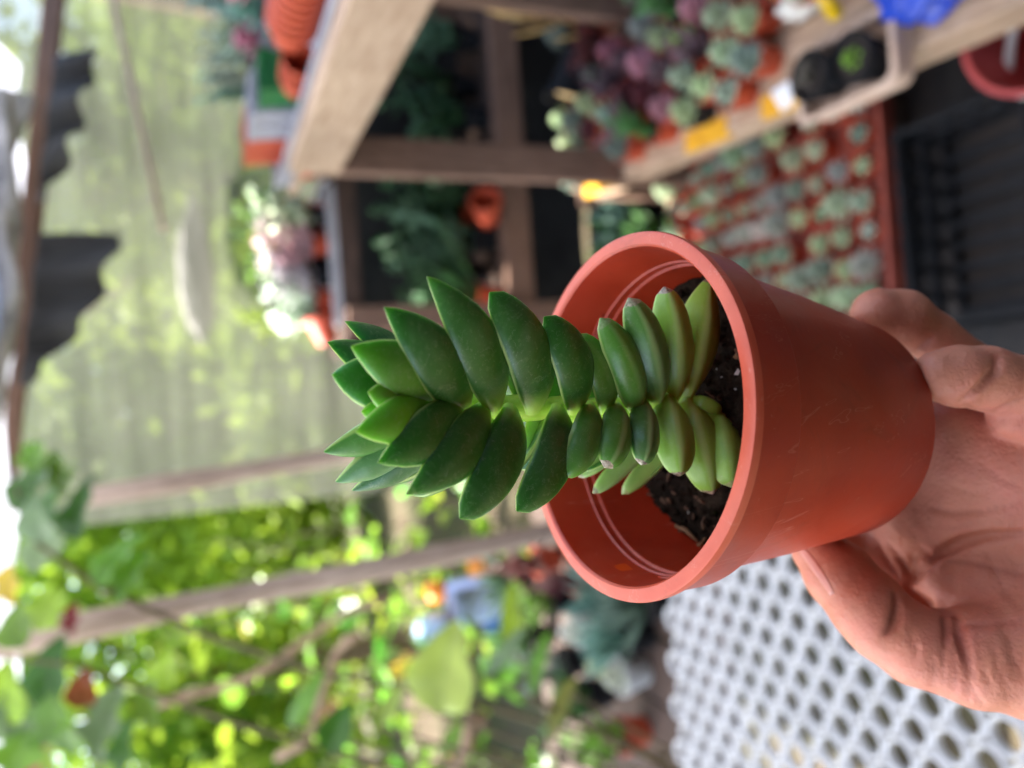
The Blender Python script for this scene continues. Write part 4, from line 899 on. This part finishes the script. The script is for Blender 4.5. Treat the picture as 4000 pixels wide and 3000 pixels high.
POINTED = ((0, .26), (.08, .46), (.18, .70), (.30, .91), (.42, 1), (.56, .98), (.7, .83), (.83, .57), (.92, .32), (.97, .16), (1, .02))
BLUNT = ((0, .28), (.08, .48), (.18, .73), (.30, .92), (.44, 1), (.6, .98), (.75, .88), (.87, .68), (.95, .44), (.985, .25), (1, .04))
def succ_leaf(name, base, ctrl, tip, nh, w, th, keel, prof, cup, colr, alpha, parent, off, nr=18, ns=22, twist=0.0):
    base, ctrl, tip = (np.asarray(q, float) for q in (base, ctrl, tip)); vs = []; uv = []
    for i in range(nr + 1):
        s = i / nr; s = s if s < 0.8 else 0.8 + (s - 0.8)  
        c = (1 - s) ** 2 * base + 2 * s * (1 - s) * ctrl + s * s * tip; t = unit(2 * (1 - s) * (ctrl - base) + 2 * s * (tip - ctrl))
        k = next(j for j in range(len(prof) - 1) if s <= prof[j + 1][0] + 1e-9); a, b = prof[k], prof[k + 1]; f = a[1] + (b[1] - a[1]) * (s - a[0]) / (b[0] - a[0])
        bn = unit(np.cross(nh, t)); n = np.cross(t, bn)
        hw = w * f / 2; tt = th * min(1, 0.35 + f * 0.75) * (f ** 0.35)
        for j in range(ns):
            q = 2 * math.pi * j / ns; co, si = math.cos(q), math.sin(q)
            x = hw * co
            kk = keel if keel < 0.3 else min(0.7, keel * 1.3)
            if si >= 0: z = tt * (si ** 0.9 * (1 - kk) + kk * (1 - abs(co)) * 1.15)
            else: z = tt * 0.35 * si
            z -= cup * hw * co * co
            vs.append(c + bn * x + n * z); uv.append((s, j / ns))
    fs = [(i * ns + j, i * ns + (j + 1) % ns, (i + 1) * ns + (j + 1) % ns, (i + 1) * ns + j) for i in range(nr) for j in range(ns)]
    fs.append(tuple(range(ns))[::-1]); fs.append(tuple(range(nr * ns, nr * ns + ns)))
    mb = MB().add(vs, fs); me = mb.mesh(name, lm.m, True, off, 36)
    ul = me.uv_layers.new(name='UVMap')
    for p in me.polygons:
        vi = list(p.vertices); js = [v % ns for v in vi]; wrap = len(vi) == 4 and 0 in js and ns - 1 in js
        for li, v in zip(p.loop_indices, vi):
            s, j = uv[v]; ul.data[li].uv = (s, 1.0 if wrap and v % ns == 0 else j)
    o = link(name, me, parent); o.color = (colr[0] * 1.15, colr[1] * 1.2, colr[2] * 1.1, alpha); return o
OLD, MID, DARK, YOUNG, YOUNG2, PALEB = srgb(134, 174, 72), srgb(84, 134, 48), srgb(50, 100, 34), srgb(84, 146, 38), srgb(116, 174, 46), srgb(146, 178, 96)
# (zoom px) base, tip, width, df(cm in front of the stem), sag px (to the right = downwards), normal (cam, down, out), profile, keel, colour, scar, cup
LV = [
 ('R', (1490, 760), (1578, 283), 192, 1.0, -20, (1, .25, .1), 'P', .55, OLD, .9), ('R', (1440, 770), (1402, 322), 170, 1.3, 20, (1, .15, .1), 'B', .5, OLD, 1),
 ('R', (1372, 790), (1262, 366), 170, 1.5, 35, (1, .2, .1), 'B', .42, srgb(86, 128, 58), .8), ('R', (1290, 800), (1150, 446), 152, 1.4, 50, (1, .35, .1), 'B', .25, MID, .3),
 ('R', (1170, 815), (1062, 508), 140, 1.1, 60, (1, .45, .1), 'B', .15, MID, .2), ('R', (1048, 815), (930, 440), 186, 1.5, 75, (1, .45, .1), 'B', .12, DARK, 0),
 ('R', (885, 805), (716, 344), 206, 1.6, 90, (1, .4, .1), 'B', .08, DARK, 0), ('R', (735, 795), (470, 281), 216, 1.6, 85, (1, .4, .15), 'P', .06, DARK, 0),
 ('R', (620, 815), (303, 402), 228, 1.5, 70, (1, .4, .1), 'P', .05, srgb(48, 106, 36), 0), ('R', (548, 752), (172, 556), 222, 1.3, 45, (1, .35, .0), 'P', .05, YOUNG, 0),
 ('L', (610, 800), (278, 1012), 216, 1.5, 55, (1, .4, .1), 'P', .05, srgb(54, 114, 38), 0), ('L', (520, 792), (190, 892), 188, 1.6, 25, (1, .3, 0), 'P', .05, YOUNG2, 0),
 ('L', (700, 850), (390, 1138), 210, 1.5, 75, (1, .4, .1), 'P', .06, DARK, .15), ('L', (800, 830), (600, 1232), 198, 1.5, 75, (1, .4, .1), 'B', .08, DARK, 0),
 ('L', (985, 800), (822, 1203), 190, 1.5, 80, (1, .4, .1), 'B', .12, DARK, 0), ('L', (1108, 775), (1003, 1066), 152, 1.4, 60, (1, .4, .1), 'B', .2, MID, 0),
 ('L', (1212, 770), (1168, 1032), 148, 1.6, 30, (1, .3, .1), 'B', .25, MID, 1), ('L', (1312, 760), (1312, 1022), 134, 1.7, 15, (1, .2, .1), 'B', .4, srgb(82, 124, 60), 1),
 ('L', (1405, 745), (1462, 1066), 164, 1.6, 0, (1, .1, .1), 'B', .5, OLD, 1), ('L', (1490, 755), (1592, 1136), 176, 1.4, -15, (1, .05, .1), 'B', .5, OLD, 1),
 ('L', (1600, 800), (1668, 1110), 165, 2.0, -10, (1, .0, .1), 'B', .5, OLD, .5),
 # paler leaves of the next ranks, seen in the gaps
 ('R', (765, 800), (630, 600), 120, -0.1, 15, (.9, .2, .5), 'B', .1, srgb(146, 180, 104), 0),
 ('R', (895, 800), (775, 610), 125, -0.1, 15, (.9, .2, .5), 'B', .1, srgb(150, 182, 112), 0),
 ('R', (1015, 800), (905, 630), 115, -0.1, 15, (.9, .2, .5), 'B', .1, srgb(120, 164, 84), 0),
 ('R', (1130, 800), (1050, 650), 100, -0.1, 15, (.9, .2, .5), 'B', .1, srgb(130, 170, 88), 0),
 ('L', (800, 800), (690, 965), 120, -0.1, 15, (.9, .2, .5), 'B', .1, srgb(160, 190, 112), 0),
 ('L', (935, 800), (860, 970), 125, -0.1, 15, (.9, .2, .5), 'B', .1, srgb(166, 196, 116), 0),
 ('L', (1075, 800), (1000, 940), 110, -0.1, 15, (.9, .2, .5), 'B', .1, srgb(140, 176, 96), 0),
 # the crown and the leaves behind it
 ('R', (420, 620), (148, 458), 150, -1.0, 20, (.9, .35, .9), 'P', .1, srgb(52, 104, 56), 0), ('R', (380, 690), (80, 540), 190, -0.6, 20, (.9, .35, .7), 'P', .1, srgb(56, 108, 54), 0),
 ('R', (400, 725), (97, 666), 210, 0.6, 15, (1, .3, .2), 'P', .08, srgb(60, 124, 44), 0), ('R', (450, 775), (238, 735), 150, 1.2, 10, (1, .3, .0), 'P', .05, YOUNG2, 0), ('L', (420, 812), (212, 812), 120, 0.9, 0, (1, .3, 0), 'P', .05, YOUNG2, 0),
 ('L', (400, 850), (66, 968), 205, -0.5, 10, (.7, .2, .9), 'P', .3, srgb(84, 134, 66), 0), ('L', (430, 900), (112, 1086), 200, -0.9, 10, (.7, .2, 1), 'P', .3, srgb(92, 134, 84), 0), ('L', (520, 930), (176, 1120), 170, -1.3, 20, (.7, .4, 1), 'P', .2, srgb(52, 100, 52), 0),
 # pale leaves low at the back
 ('L', (1270, 900), (1065, 1068), 110, -1.1, 10, (.8, .3, .6), 'B', .4, PALEB, .8), ('L', (1370, 900), (1122, 1132), 112, -1.2, 10, (.8, .3, .6), 'B', .4, PALEB, .8), ('L', (1460, 920), (1236, 1135), 110, -1.3, 10, (.8, .3, .6), 'B', .4, srgb(150, 176, 100), .4),
]
stem_line = []
for i, (side, b, t, w, df, sag, nh, pr, keel, colr, sc) in enumerate(LV):
    if df > 0.3 and keel < 0.3 and 560 < b[0]: b = (b[0], 800 + (20 if side == 'R' else -14))
    bx, by = zp(*b); tx, ty = zp(*t)
    cb_ = cst(bx) - (0.0035 if df > 0.3 else (-0.002 if df < 0 else 0.001)); ct_ = cst(tx) - df / 100
    B_, T_ = P(bx, by, cb_), P(tx, ty, ct_)
    mid = (B_ + T_) / 2
    # the leaf leaves the stem downwards and outwards, then turns up
    sg = sag * (1.55 if keel < 0.2 else 1.0) * cst(bx) / FPX
    C_ = mid - UV * sg + (-FW) * (0.004 if df > 0 else -0.003)
    out = RV if side == 'R' else -RV
    N_ = unit(-FW * nh[0] - UV * nh[1] + out * nh[2])
    W_ = w * (cst((bx + tx) / 2) - df / 200) / FPX
    succ_leaf('leaf', B_, C_, T_, N_, W_, W_ * (0.15 if keel < 0.2 else 0.36), keel, POINTED if pr == 'P' else BLUNT, 0.10 if keel < 0.2 else 0.04, jc(colr, 0.04), sc, hp, HO)
# rear ranks: the same whorls on the far side of the stem
sx0, sx1 = P(2830, 1592, cst(2830)), P(1560, 1590, cst(1560))
ax = unit(sx1 - sx0)
for i in (1, 3, 4, 5, 6, 7, 8, 12, 13, 14, 15, 16, 17):
    side, b, t, w, df, sag, nh, pr, keel, colr, sc = LV[i]
    bx, by = zp(*b); tx, ty = zp(*t); B_, T_ = P(bx, 1592, cst(bx)), P(tx, ty, cst(tx) - df / 100)
    q = Quaternion(Vector(ax), math.radians(180 + rng.uniform(-14, 14)))
    v = np.array(q @ Vector(T_ - P(bx, by, cst(bx) - 0.0035))) * 0.80; Bb = B_ - ax * 0.004 + FW * 0.002; Tb = Bb + v + ax * 0.002
    out = unit(v - ax * (v @ ax)); W_ = w * cst(bx) / FPX * 0.85
    succ_leaf('leaf', Bb, (Bb + Tb) / 2 - ax * 0.003 + out * 0.002, Tb, unit(out - 0.5 * ax), W_, W_ * 0.26, keel, BLUNT, 0.2, jc(srgb(70, 118, 56), 0.06), 0.0, hp, HO)
st = MT('succulent_stem'); sn = st.noise(300, 4)
st.set(Base_Color=st.ramp(sn, [(0.3, srgb(160, 200, 60)), (0.7, srgb(196, 226, 96))]), Roughness=0.45); st.b.inputs['Subsurface Weight'].default_value = 0.3; st.b.inputs['Subsurface Radius'].default_value = (0.5, 1, 0.2); st.b.inputs['Subsurface Scale'].default_value = 0.004
pts = []; rad = []
for k in range(33):
    f = k / 32; x = 2870 + (1560 - 2870) * f
    pts.append(P(x, 1592 + 10 * math.sin(f * 5), cst(x) + 0.0012)); rad.append(0.0034 + 0.0003 * math.cos(k * math.pi / 2) - 0.0006 * f)
MB().tube(pts, rad, 18).build('stem', st.m, hp, off=HO)
# a small side bud at the foot
bx, by = zp(1520, 760); tx, ty = zp(1622, 812)
succ_leaf('side_bud', P(bx, by, cst(bx) - 0.006), P((bx + tx) / 2, (by + ty) / 2, cst(bx) - 0.0095), P(tx, ty, cst(tx) - 0.0095), unit(-FW), 0.0036, 0.0019, 0.0, BLUNT, -0.5, srgb(128, 172, 66), 0.0, hp, HO, 12, 14)

# ------------------------------------------------------------------ the hand
def camc(px, py, c): return np.array([(1500 - py) / FPX * c, (2000 - px) / FPX * c, c])
def toworld(q): return CP + q[..., 0:1] * RV + q[..., 1:2] * UV + q[..., 2:3] * FW
def h_(px, py, c, rp): q = camc(px, py, c); return (q[0], q[1], q[2], rp * c / FPX)
CHAINS = {
 'palm': [[h_(3690, 1800, .232, 185), h_(3980, 1880, .222, 230), h_(4350, 2000, .213, 300)],
          [h_(3600, 2030, .236, 150), h_(3900, 2080, .226, 200), h_(4400, 2200, .213, 320)],
          [h_(3560, 1880, .243, 150), h_(3520, 2120, .240, 125)],
          [h_(3690, 1650, .2225, 95), h_(3860, 1760, .2235, 170)],
          [h_(4400, 2150, .213, 330), h_(4900, 2300, .205, 330), h_(5500, 2400, .196, 330)]],
 'web': [[h_(3260, 2120, .243, 80), h_(3410, 2230, .240, 105), h_(3560, 2300, .234, 130), h_(3780, 2400, .224, 165)]],
 'thenar': [[h_(3690, 2250, .223, 95), h_(3850, 2280, .220, 160), h_(4150, 2330, .214, 270)], [h_(3850, 2560, .205, 185), h_(4050, 2560, .204, 235), h_(4300, 2480, .204, 300)]],
 'thumb': [[h_(3190, 2150, .2245, 95), h_(3275, 2240, .2205, 128), h_(3390, 2370, .2135, 140), h_(3450, 2440, .2105, 138), h_(3580, 2520, .2075, 150), h_(3800, 2570, .205, 185)]],
 'index': [[h_(3430, 1228, .2235, 103), h_(3525, 1245, .2245, 110), h_(3640, 1315, .228, 94), h_(3780, 1440, .232, 105), h_(3850, 1680, .232, 150)]],
 'middle': [[h_(3672, 1468, .2035, 102), h_(3740, 1470, .204, 118), h_(3850, 1478, .2055, 124), h_(4010, 1530, .208, 132), h_(4130, 1600, .216, 140), h_(4100, 1780, .226, 170)]],
 'ring': [[h_(3945, 1625, .2085, 84), h_(4050, 1640, .208, 104), h_(4200, 1700, .212, 125), h_(4220, 1900, .222, 170)]],
 'little': [[h_(4230, 1830, .203, 95), h_(4330, 1860, .205, 105), h_(4400, 1980, .214, 130)]],
}
VOX = 0.00082
lo = np.array([-0.128, -0.262, 0.158]); hi = np.array([0.030, -0.075, 0.258])
dims = np.ceil((hi - lo) / VOX).astype(int)
gx, gy, gz = (np.linspace(lo[i], lo[i] + VOX * (dims[i] - 1), dims[i]).astype(np.float32) for i in range(3))
def cone_d(q, a, b):
    a3, b3 = np.array(a[:3], np.float32), np.array(b[:3], np.float32); ab = b3 - a3; L2 = float(ab @ ab)
    d0, d1, d2 = q[0] - a3[0], q[1] - a3[1], q[2] - a3[2]
    t = np.clip((d0 * ab[0] + d1 * ab[1] + d2 * ab[2]) / L2, 0, 1)
    t2 = t
    return np.sqrt((d0 - t * ab[0]) ** 2 + (d1 - t * ab[1]) ** 2 + (d2 - t * ab[2]) ** 2) - (a[3] + (b[3] - a[3]) * t2)
def smin(a, b, k):
    h = np.clip(0.5 + 0.5 * (b - a) / k, 0, 1); return b + (a - b) * h - k * h * (1 - h)
def chain_d(q, chains, k=0.003):
    d = None
    for ch in chains:
        for a, b in zip(ch[:-1], ch[1:]):
            e_ = cone_d(q, a, b); d = e_ if d is None else smin(d, e_, k)
    return d
PCc = np.array([(PC - CP) @ RV, (PC - CP) @ UV, (PC - CP) @ FW]); PAc = np.array([PA @ RV, PA @ UV, PA @ FW])
def pot_d(q):
    d = [q[i] - np.float32(PCc[i]) for i in range(3)]; z = d[0] * PAc[0] + d[1] * PAc[1] + d[2] * PAc[2]
    r = np.sqrt(np.maximum(d[0] ** 2 + d[1] ** 2 + d[2] ** 2 - z * z, 0))
    rw = 0.0315 + (z + 0.077) * (0.0405 - 0.0315) / 0.06
    return np.maximum((r - rw) * 0.99, np.maximum(-0.0780 - z, z))
def body_d(q):
    palm = chain_d(q, CHAINS['palm'], 0.010)
    th = smin(chain_d(q, CHAINS['thenar'], 0.006), chain_d(q, CHAINS['thumb'], 0.0022), 0.0035)
    palm = smin(palm, chain_d(q, CHAINS['web'], 0.004), 0.004)
    d = smin(palm, th, 0.0025)
    d = smin(d, chain_d(q, CHAINS['index'], 0.0018), 0.004)
    d = smin(d, chain_d(q, CHAINS['middle'], 0.0016), 0.0016)
    d = smin(d, chain_d(q, CHAINS['ring'], 0.0016), 0.0012)
    d = smin(d, chain_d(q, CHAINS['little'], 0.0016), 0.0012)
    return d
def hit(px, py, c0=0.165, c1=0.27, n=420):
    cs = np.linspace(c0, c1, n).astype(np.float32); q = [(1500 - py) / FPX * cs, (2000 - px) / FPX * cs, cs]
    d = body_d(q); i = np.argmax(d < 0)
    if d[i] >= 0: return None
    if i == 0: return cs[0]
    return cs[i - 1] + (cs[i] - cs[i - 1]) * d[i - 1] / (d[i - 1] - d[i])
X_, Y_, Z_ = np.meshgrid(gx, gy, gz, indexing='ij', sparse=True)
Q3 = [X_ + 0 * Y_ + 0 * Z_, Y_ + 0 * X_ + 0 * Z_, Z_ + 0 * X_ + 0 * Y_]
D = body_d(Q3)
# creases: polylines in the picture, dropped on the skin and cut in
CR = [((3545, 2290), (3600, 2225), (3670, 2165), (3760, 2115), (3860, 2092), (4010, 2082), .0013), ((3545, 2300), (3620, 2362), (3690, 2385), (3735, 2398), .0016),
      ((3735, 2398), (3750, 2480), (3775, 2560), (3800, 2650), .0010), ((3500, 2330), (3505, 2390), (3490, 2440), (3460, 2475), .0010), ((3690, 2400), (3700, 2460), (3690, 2530), .0008),
      ((3640, 1985), (3720, 2003), (3830, 1998), (4010, 1960), .0007), ((3700, 2190), (3800, 2195), (3900, 2220), (4010, 2245), .0007), ((3745, 2435), (3850, 2440), (4000, 2420), .0006),
      ((3895, 1395), (3890, 1440), (3830, 1510), (3755, 1568), .0009), ((3760, 1572), (3810, 1602), (3880, 1610), (3960, 1570), (4010, 1550), .0007), ((3640, 1318), (3610, 1350), (3570, 1372), .0008),
      ((3680, 2530), (3690, 2580), (3680, 2650), .0005), ((3720, 2540), (3735, 2620), (3730, 2690), .0005), ((3780, 2650), (3800, 2700), (3840, 2760), .0005), ((3880, 2500), (3900, 2620), (3950, 2720), .0004), ((3940, 2480), (3960, 2580), (4000, 2640), .0004), ((3560, 2480), (3580, 2540), (3560, 2590), .0004),
      ((3640, 2560), (3655, 2620), (3640, 2680), .0004), ((3760, 2580), (3790, 2680), (3780, 2740), .0005), ((3820, 2540), (3850, 2640), (3880, 2700), .0004), ((3860, 2160), (3920, 2300), (3990, 2380), .0004), ((3840, 1820), (3920, 1880), (4000, 1900), .0004),
      ((3720, 1900), (3800, 1930), (3900, 1900), .0004), ((3600, 2140), (3640, 2180), (3640, 2230), .0005), ((3480, 2130), (3530, 2200), (3560, 2260), .0007), ((3430, 2120), (3480, 2210), (3530, 2280), .0006), ((3680, 2060), (3760, 2060), (3850, 2040), .0003)]
CPTS = []
for cr in CR:
    rad_ = cr[-1]; pp = []
    for (x0, y0), (x1, y1) in zip(cr[:-2], cr[1:-1]):
        for k in range(6): pp.append((x0 + (x1 - x0) * k / 6, y0 + (y1 - y0) * k / 6))
    pp.append(cr[-2]); pts = []
    for i, (x, y) in enumerate(pp):
        c = hit(x, y)
        if c is None: continue
        f = i / (len(pp) - 1); rr_ = (1.35 if rad_ > 0.00075 else 1.0) * rad_ * (0.35 + 0.65 * math.sin(math.pi * min(1, 0.12 + f * 0.85)))
        pts.append(tuple(camc(x, y, c + rr_ * (0.3 if rad_ > 0.00075 else -0.1))) + (rr_,))
    if len(pts) < 2: continue
    CPTS += pts
    arr = np.array(pts); m = 0.006
    sl = tuple(slice(max(0, int((arr[:, i].min() - m - lo[i]) / VOX)), int((arr[:, i].max() + m - lo[i]) / VOX) + 2) for i in range(3))
    qs = [Q3[i][sl] for i in range(3)]; e_ = None
    for a, b in zip(pts[:-1], pts[1:]):
        if abs(a[2] - b[2]) > 0.006: continue
        t = cone_d(qs, a, b); e_ = t if e_ is None else np.minimum(e_, t)
    if e_ is None: continue
    D[sl] = -smin(-D[sl], e_, 0.0010)
D = np.maximum(D, -(pot_d(Q3) - 0.0002))
def surface_nets(F, origin, h):
    s = F < 0; nx, ny, nz = F.shape
    cnt = np.zeros((nx - 1, ny - 1, nz - 1), np.int8)
    for i in (0, 1):
        for j in (0, 1):
            for k in (0, 1): cnt += s[i:nx - 1 + i, j:ny - 1 + j, k:nz - 1 + k]
    act = (cnt > 0) & (cnt < 8); ids = -np.ones(act.shape, np.int64); idx = np.argwhere(act); ids[act] = np.arange(len(idx))
    acc = np.zeros((len(idx), 3)); n = np.zeros(len(idx))
    cor = [(i, j, k) for i in (0, 1) for j in (0, 1) for k in (0, 1)]
    vals = {c: F[idx[:, 0] + c[0], idx[:, 1] + c[1], idx[:, 2] + c[2]] for c in cor}
    for a in cor:
        for ax_ in range(3):
            if a[ax_]: continue
            b = list(a); b[ax_] = 1; b = tuple(b); va, vb = vals[a], vals[b]; cr = (va < 0) != (vb < 0)
            t = np.where(cr, va / np.where(cr, va - vb, 1), 0); p = np.tile(np.array(a, float), (len(idx), 1)); p[:, ax_] += t
            acc[cr] += p[cr]; n[cr] += 1
    V = origin + (idx + acc / n[:, None]) * h; faces = []
    for ax_ in range(3):
        u, v = [(1, 2), (2, 0), (0, 1)][ax_]
        sa = [slice(1, -1)] * 3; sb = [slice(1, -1)] * 3; sa[ax_] = slice(0, -1); sb[ax_] = slice(1, None)
        A_, B_ = s[tuple(sa)], s[tuple(sb)]; e_ = np.argwhere(A_ != B_); sg = A_[tuple(e_.T)]
        e_ = e_ + 1; e_[:, ax_] -= 1
        def cid(du, dv): q = e_.copy(); q[:, u] += du; q[:, v] += dv; return ids[q[:, 0], q[:, 1], q[:, 2]]
        f = np.stack([cid(-1, -1), cid(0, -1), cid(0, 0), cid(-1, 0)], 1); f[~sg] = f[~sg][:, ::-1]; faces.append(f)
    return V, np.concatenate(faces)
Vh, Fh = surface_nets(D, lo, VOX)
# relax the voxel steps a little
for it in range(1):
    acc = np.zeros_like(Vh); n = np.zeros(len(Vh))
    for k in range(4):
        a, b = Fh[:, k], Fh[:, (k + 1) % 4]
        np.add.at(acc, a, Vh[b]); np.add.at(acc, b, Vh[a]); np.add.at(n, a, 1); np.add.at(n, b, 1)
    Vh = Vh * 0.5 + 0.5 * acc / n[:, None]
Wh = toworld(Vh)
me = bpy.data.meshes.new('hand'); me.from_pydata(Wh.tolist(), [], Fh.tolist()); me.update(); me.polygons.foreach_set('use_smooth', [True] * len(me.polygons))
sk = MT('skin'); k1 = sk.noise(26, 5, 0.6); k2 = sk.noise(110, 4, 0.6)
vo = sk.n('TexVoronoi'); vo.feature = 'DISTANCE_TO_EDGE'; vo.inputs['Scale'].default_value = 620; sk.l(sk.n('TexCoord').outputs['Object'], vo.inputs['Vector'])
scol = sk.ramp(k1, [(0.25, srgb(172, 102, 80)), (0.5, srgb(196, 128, 102)), (0.75, srgb(212, 132, 114))])
scol = sk.mix(sk.ramp(k2, [(0.45, (0, 0, 0, 1)), (0.7, (0.35,) * 3 + (1,))]), scol, srgb(176, 94, 80))
sk.set(Base_Color=scol, Roughness=0.50); sk.b.inputs['Specular IOR Level'].default_value = 0.4
sk.b.inputs['Subsurface Weight'].default_value = 0.25; sk.b.inputs['Subsurface Radius'].default_value = (1, 0.35, 0.2); sk.b.inputs['Subsurface Scale'].default_value = 0.004
hs = sk.mix(0.5, vo.outputs[0], sk.noise(240, 5, 0.7, sk.mapping((1, 3.5, 1), (0.3, 0.2, 0.9)))); b1 = sk.n('Bump'); b1.inputs['Strength'].default_value = 0.45; b1.inputs['Distance'].default_value = 0.0008; sk.l(hs, b1.inputs['Height'])
b2 = sk.n('Bump'); b2.inputs['Strength'].default_value = 0.5; b2.inputs['Distance'].default_value = 0.0015; sk.l(k2, b2.inputs['Height']); sk.l(b1.outputs[0], b2.inputs['Normal']); sk.l(b2.outputs[0], sk.b.inputs['Normal'])
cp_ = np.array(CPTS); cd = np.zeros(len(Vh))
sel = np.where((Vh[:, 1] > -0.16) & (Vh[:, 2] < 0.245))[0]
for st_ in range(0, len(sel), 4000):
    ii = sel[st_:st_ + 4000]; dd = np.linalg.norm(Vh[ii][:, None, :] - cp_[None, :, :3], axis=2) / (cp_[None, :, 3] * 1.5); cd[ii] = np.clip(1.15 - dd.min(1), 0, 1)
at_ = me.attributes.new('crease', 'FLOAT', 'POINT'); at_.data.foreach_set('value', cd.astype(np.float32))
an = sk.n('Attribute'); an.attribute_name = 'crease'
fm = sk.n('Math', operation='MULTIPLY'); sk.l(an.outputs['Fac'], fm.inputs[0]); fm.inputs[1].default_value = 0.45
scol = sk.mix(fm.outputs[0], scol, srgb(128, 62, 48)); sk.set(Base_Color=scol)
me.materials.append(sk.m)
person = link('person', me); tag(person, 'bare hand of a person gripping the terracotta pot between thumb and fingers', 'person')
# thumb nail: a thin plate laid on the skin
nm = simple('fingernail', srgb(208, 138, 118), srgb(198, 126, 106), 0.3, 60)
nm.node_tree.nodes['Principled BSDF'].inputs['Coat Weight'].default_value = 0.3
a0, a1 = np.array([3090., 2110.]), np.array([3245., 2325.]); dirn = (a1 - a0) / np.linalg.norm(a1 - a0); nrm_ = np.array([dirn[1], -dirn[0]])
g = []; NU, NV = 14, 6
for i in range(NU + 1):
    for j in range(NV + 1):
        f = i / NU; wdt = 32 * (math.sin(math.pi * (0.08 + 0.84 * f)) ** 0.5); q = a0 + (a1 - a0) * f + nrm_ * (j / NV) * wdt
        c = None
        for s_ in range(0, 80, 4):
            c = hit(q[0] + nrm_[0] * s_, q[1] + nrm_[1] * s_)
            if c is not None: break
        qq = q + nrm_ * (s_ if c is not None else 0); c = c if c is not None else 0.22
        g.append(camc(qq[0], qq[1], c + 0.0001))
gw = toworld(np.array(g))
nb = MB().add(gw, [(i * (NV + 1) + j, (i + 1) * (NV + 1) + j, (i + 1) * (NV + 1) + j + 1, i * (NV + 1) + j + 1) for i in range(NU) for j in range(NV)])
no = nb.build('thumb_nail', nm, person); so = no.modifiers.new('thick', 'SOLIDIFY'); so.thickness = 0.0003; so.offset = 0
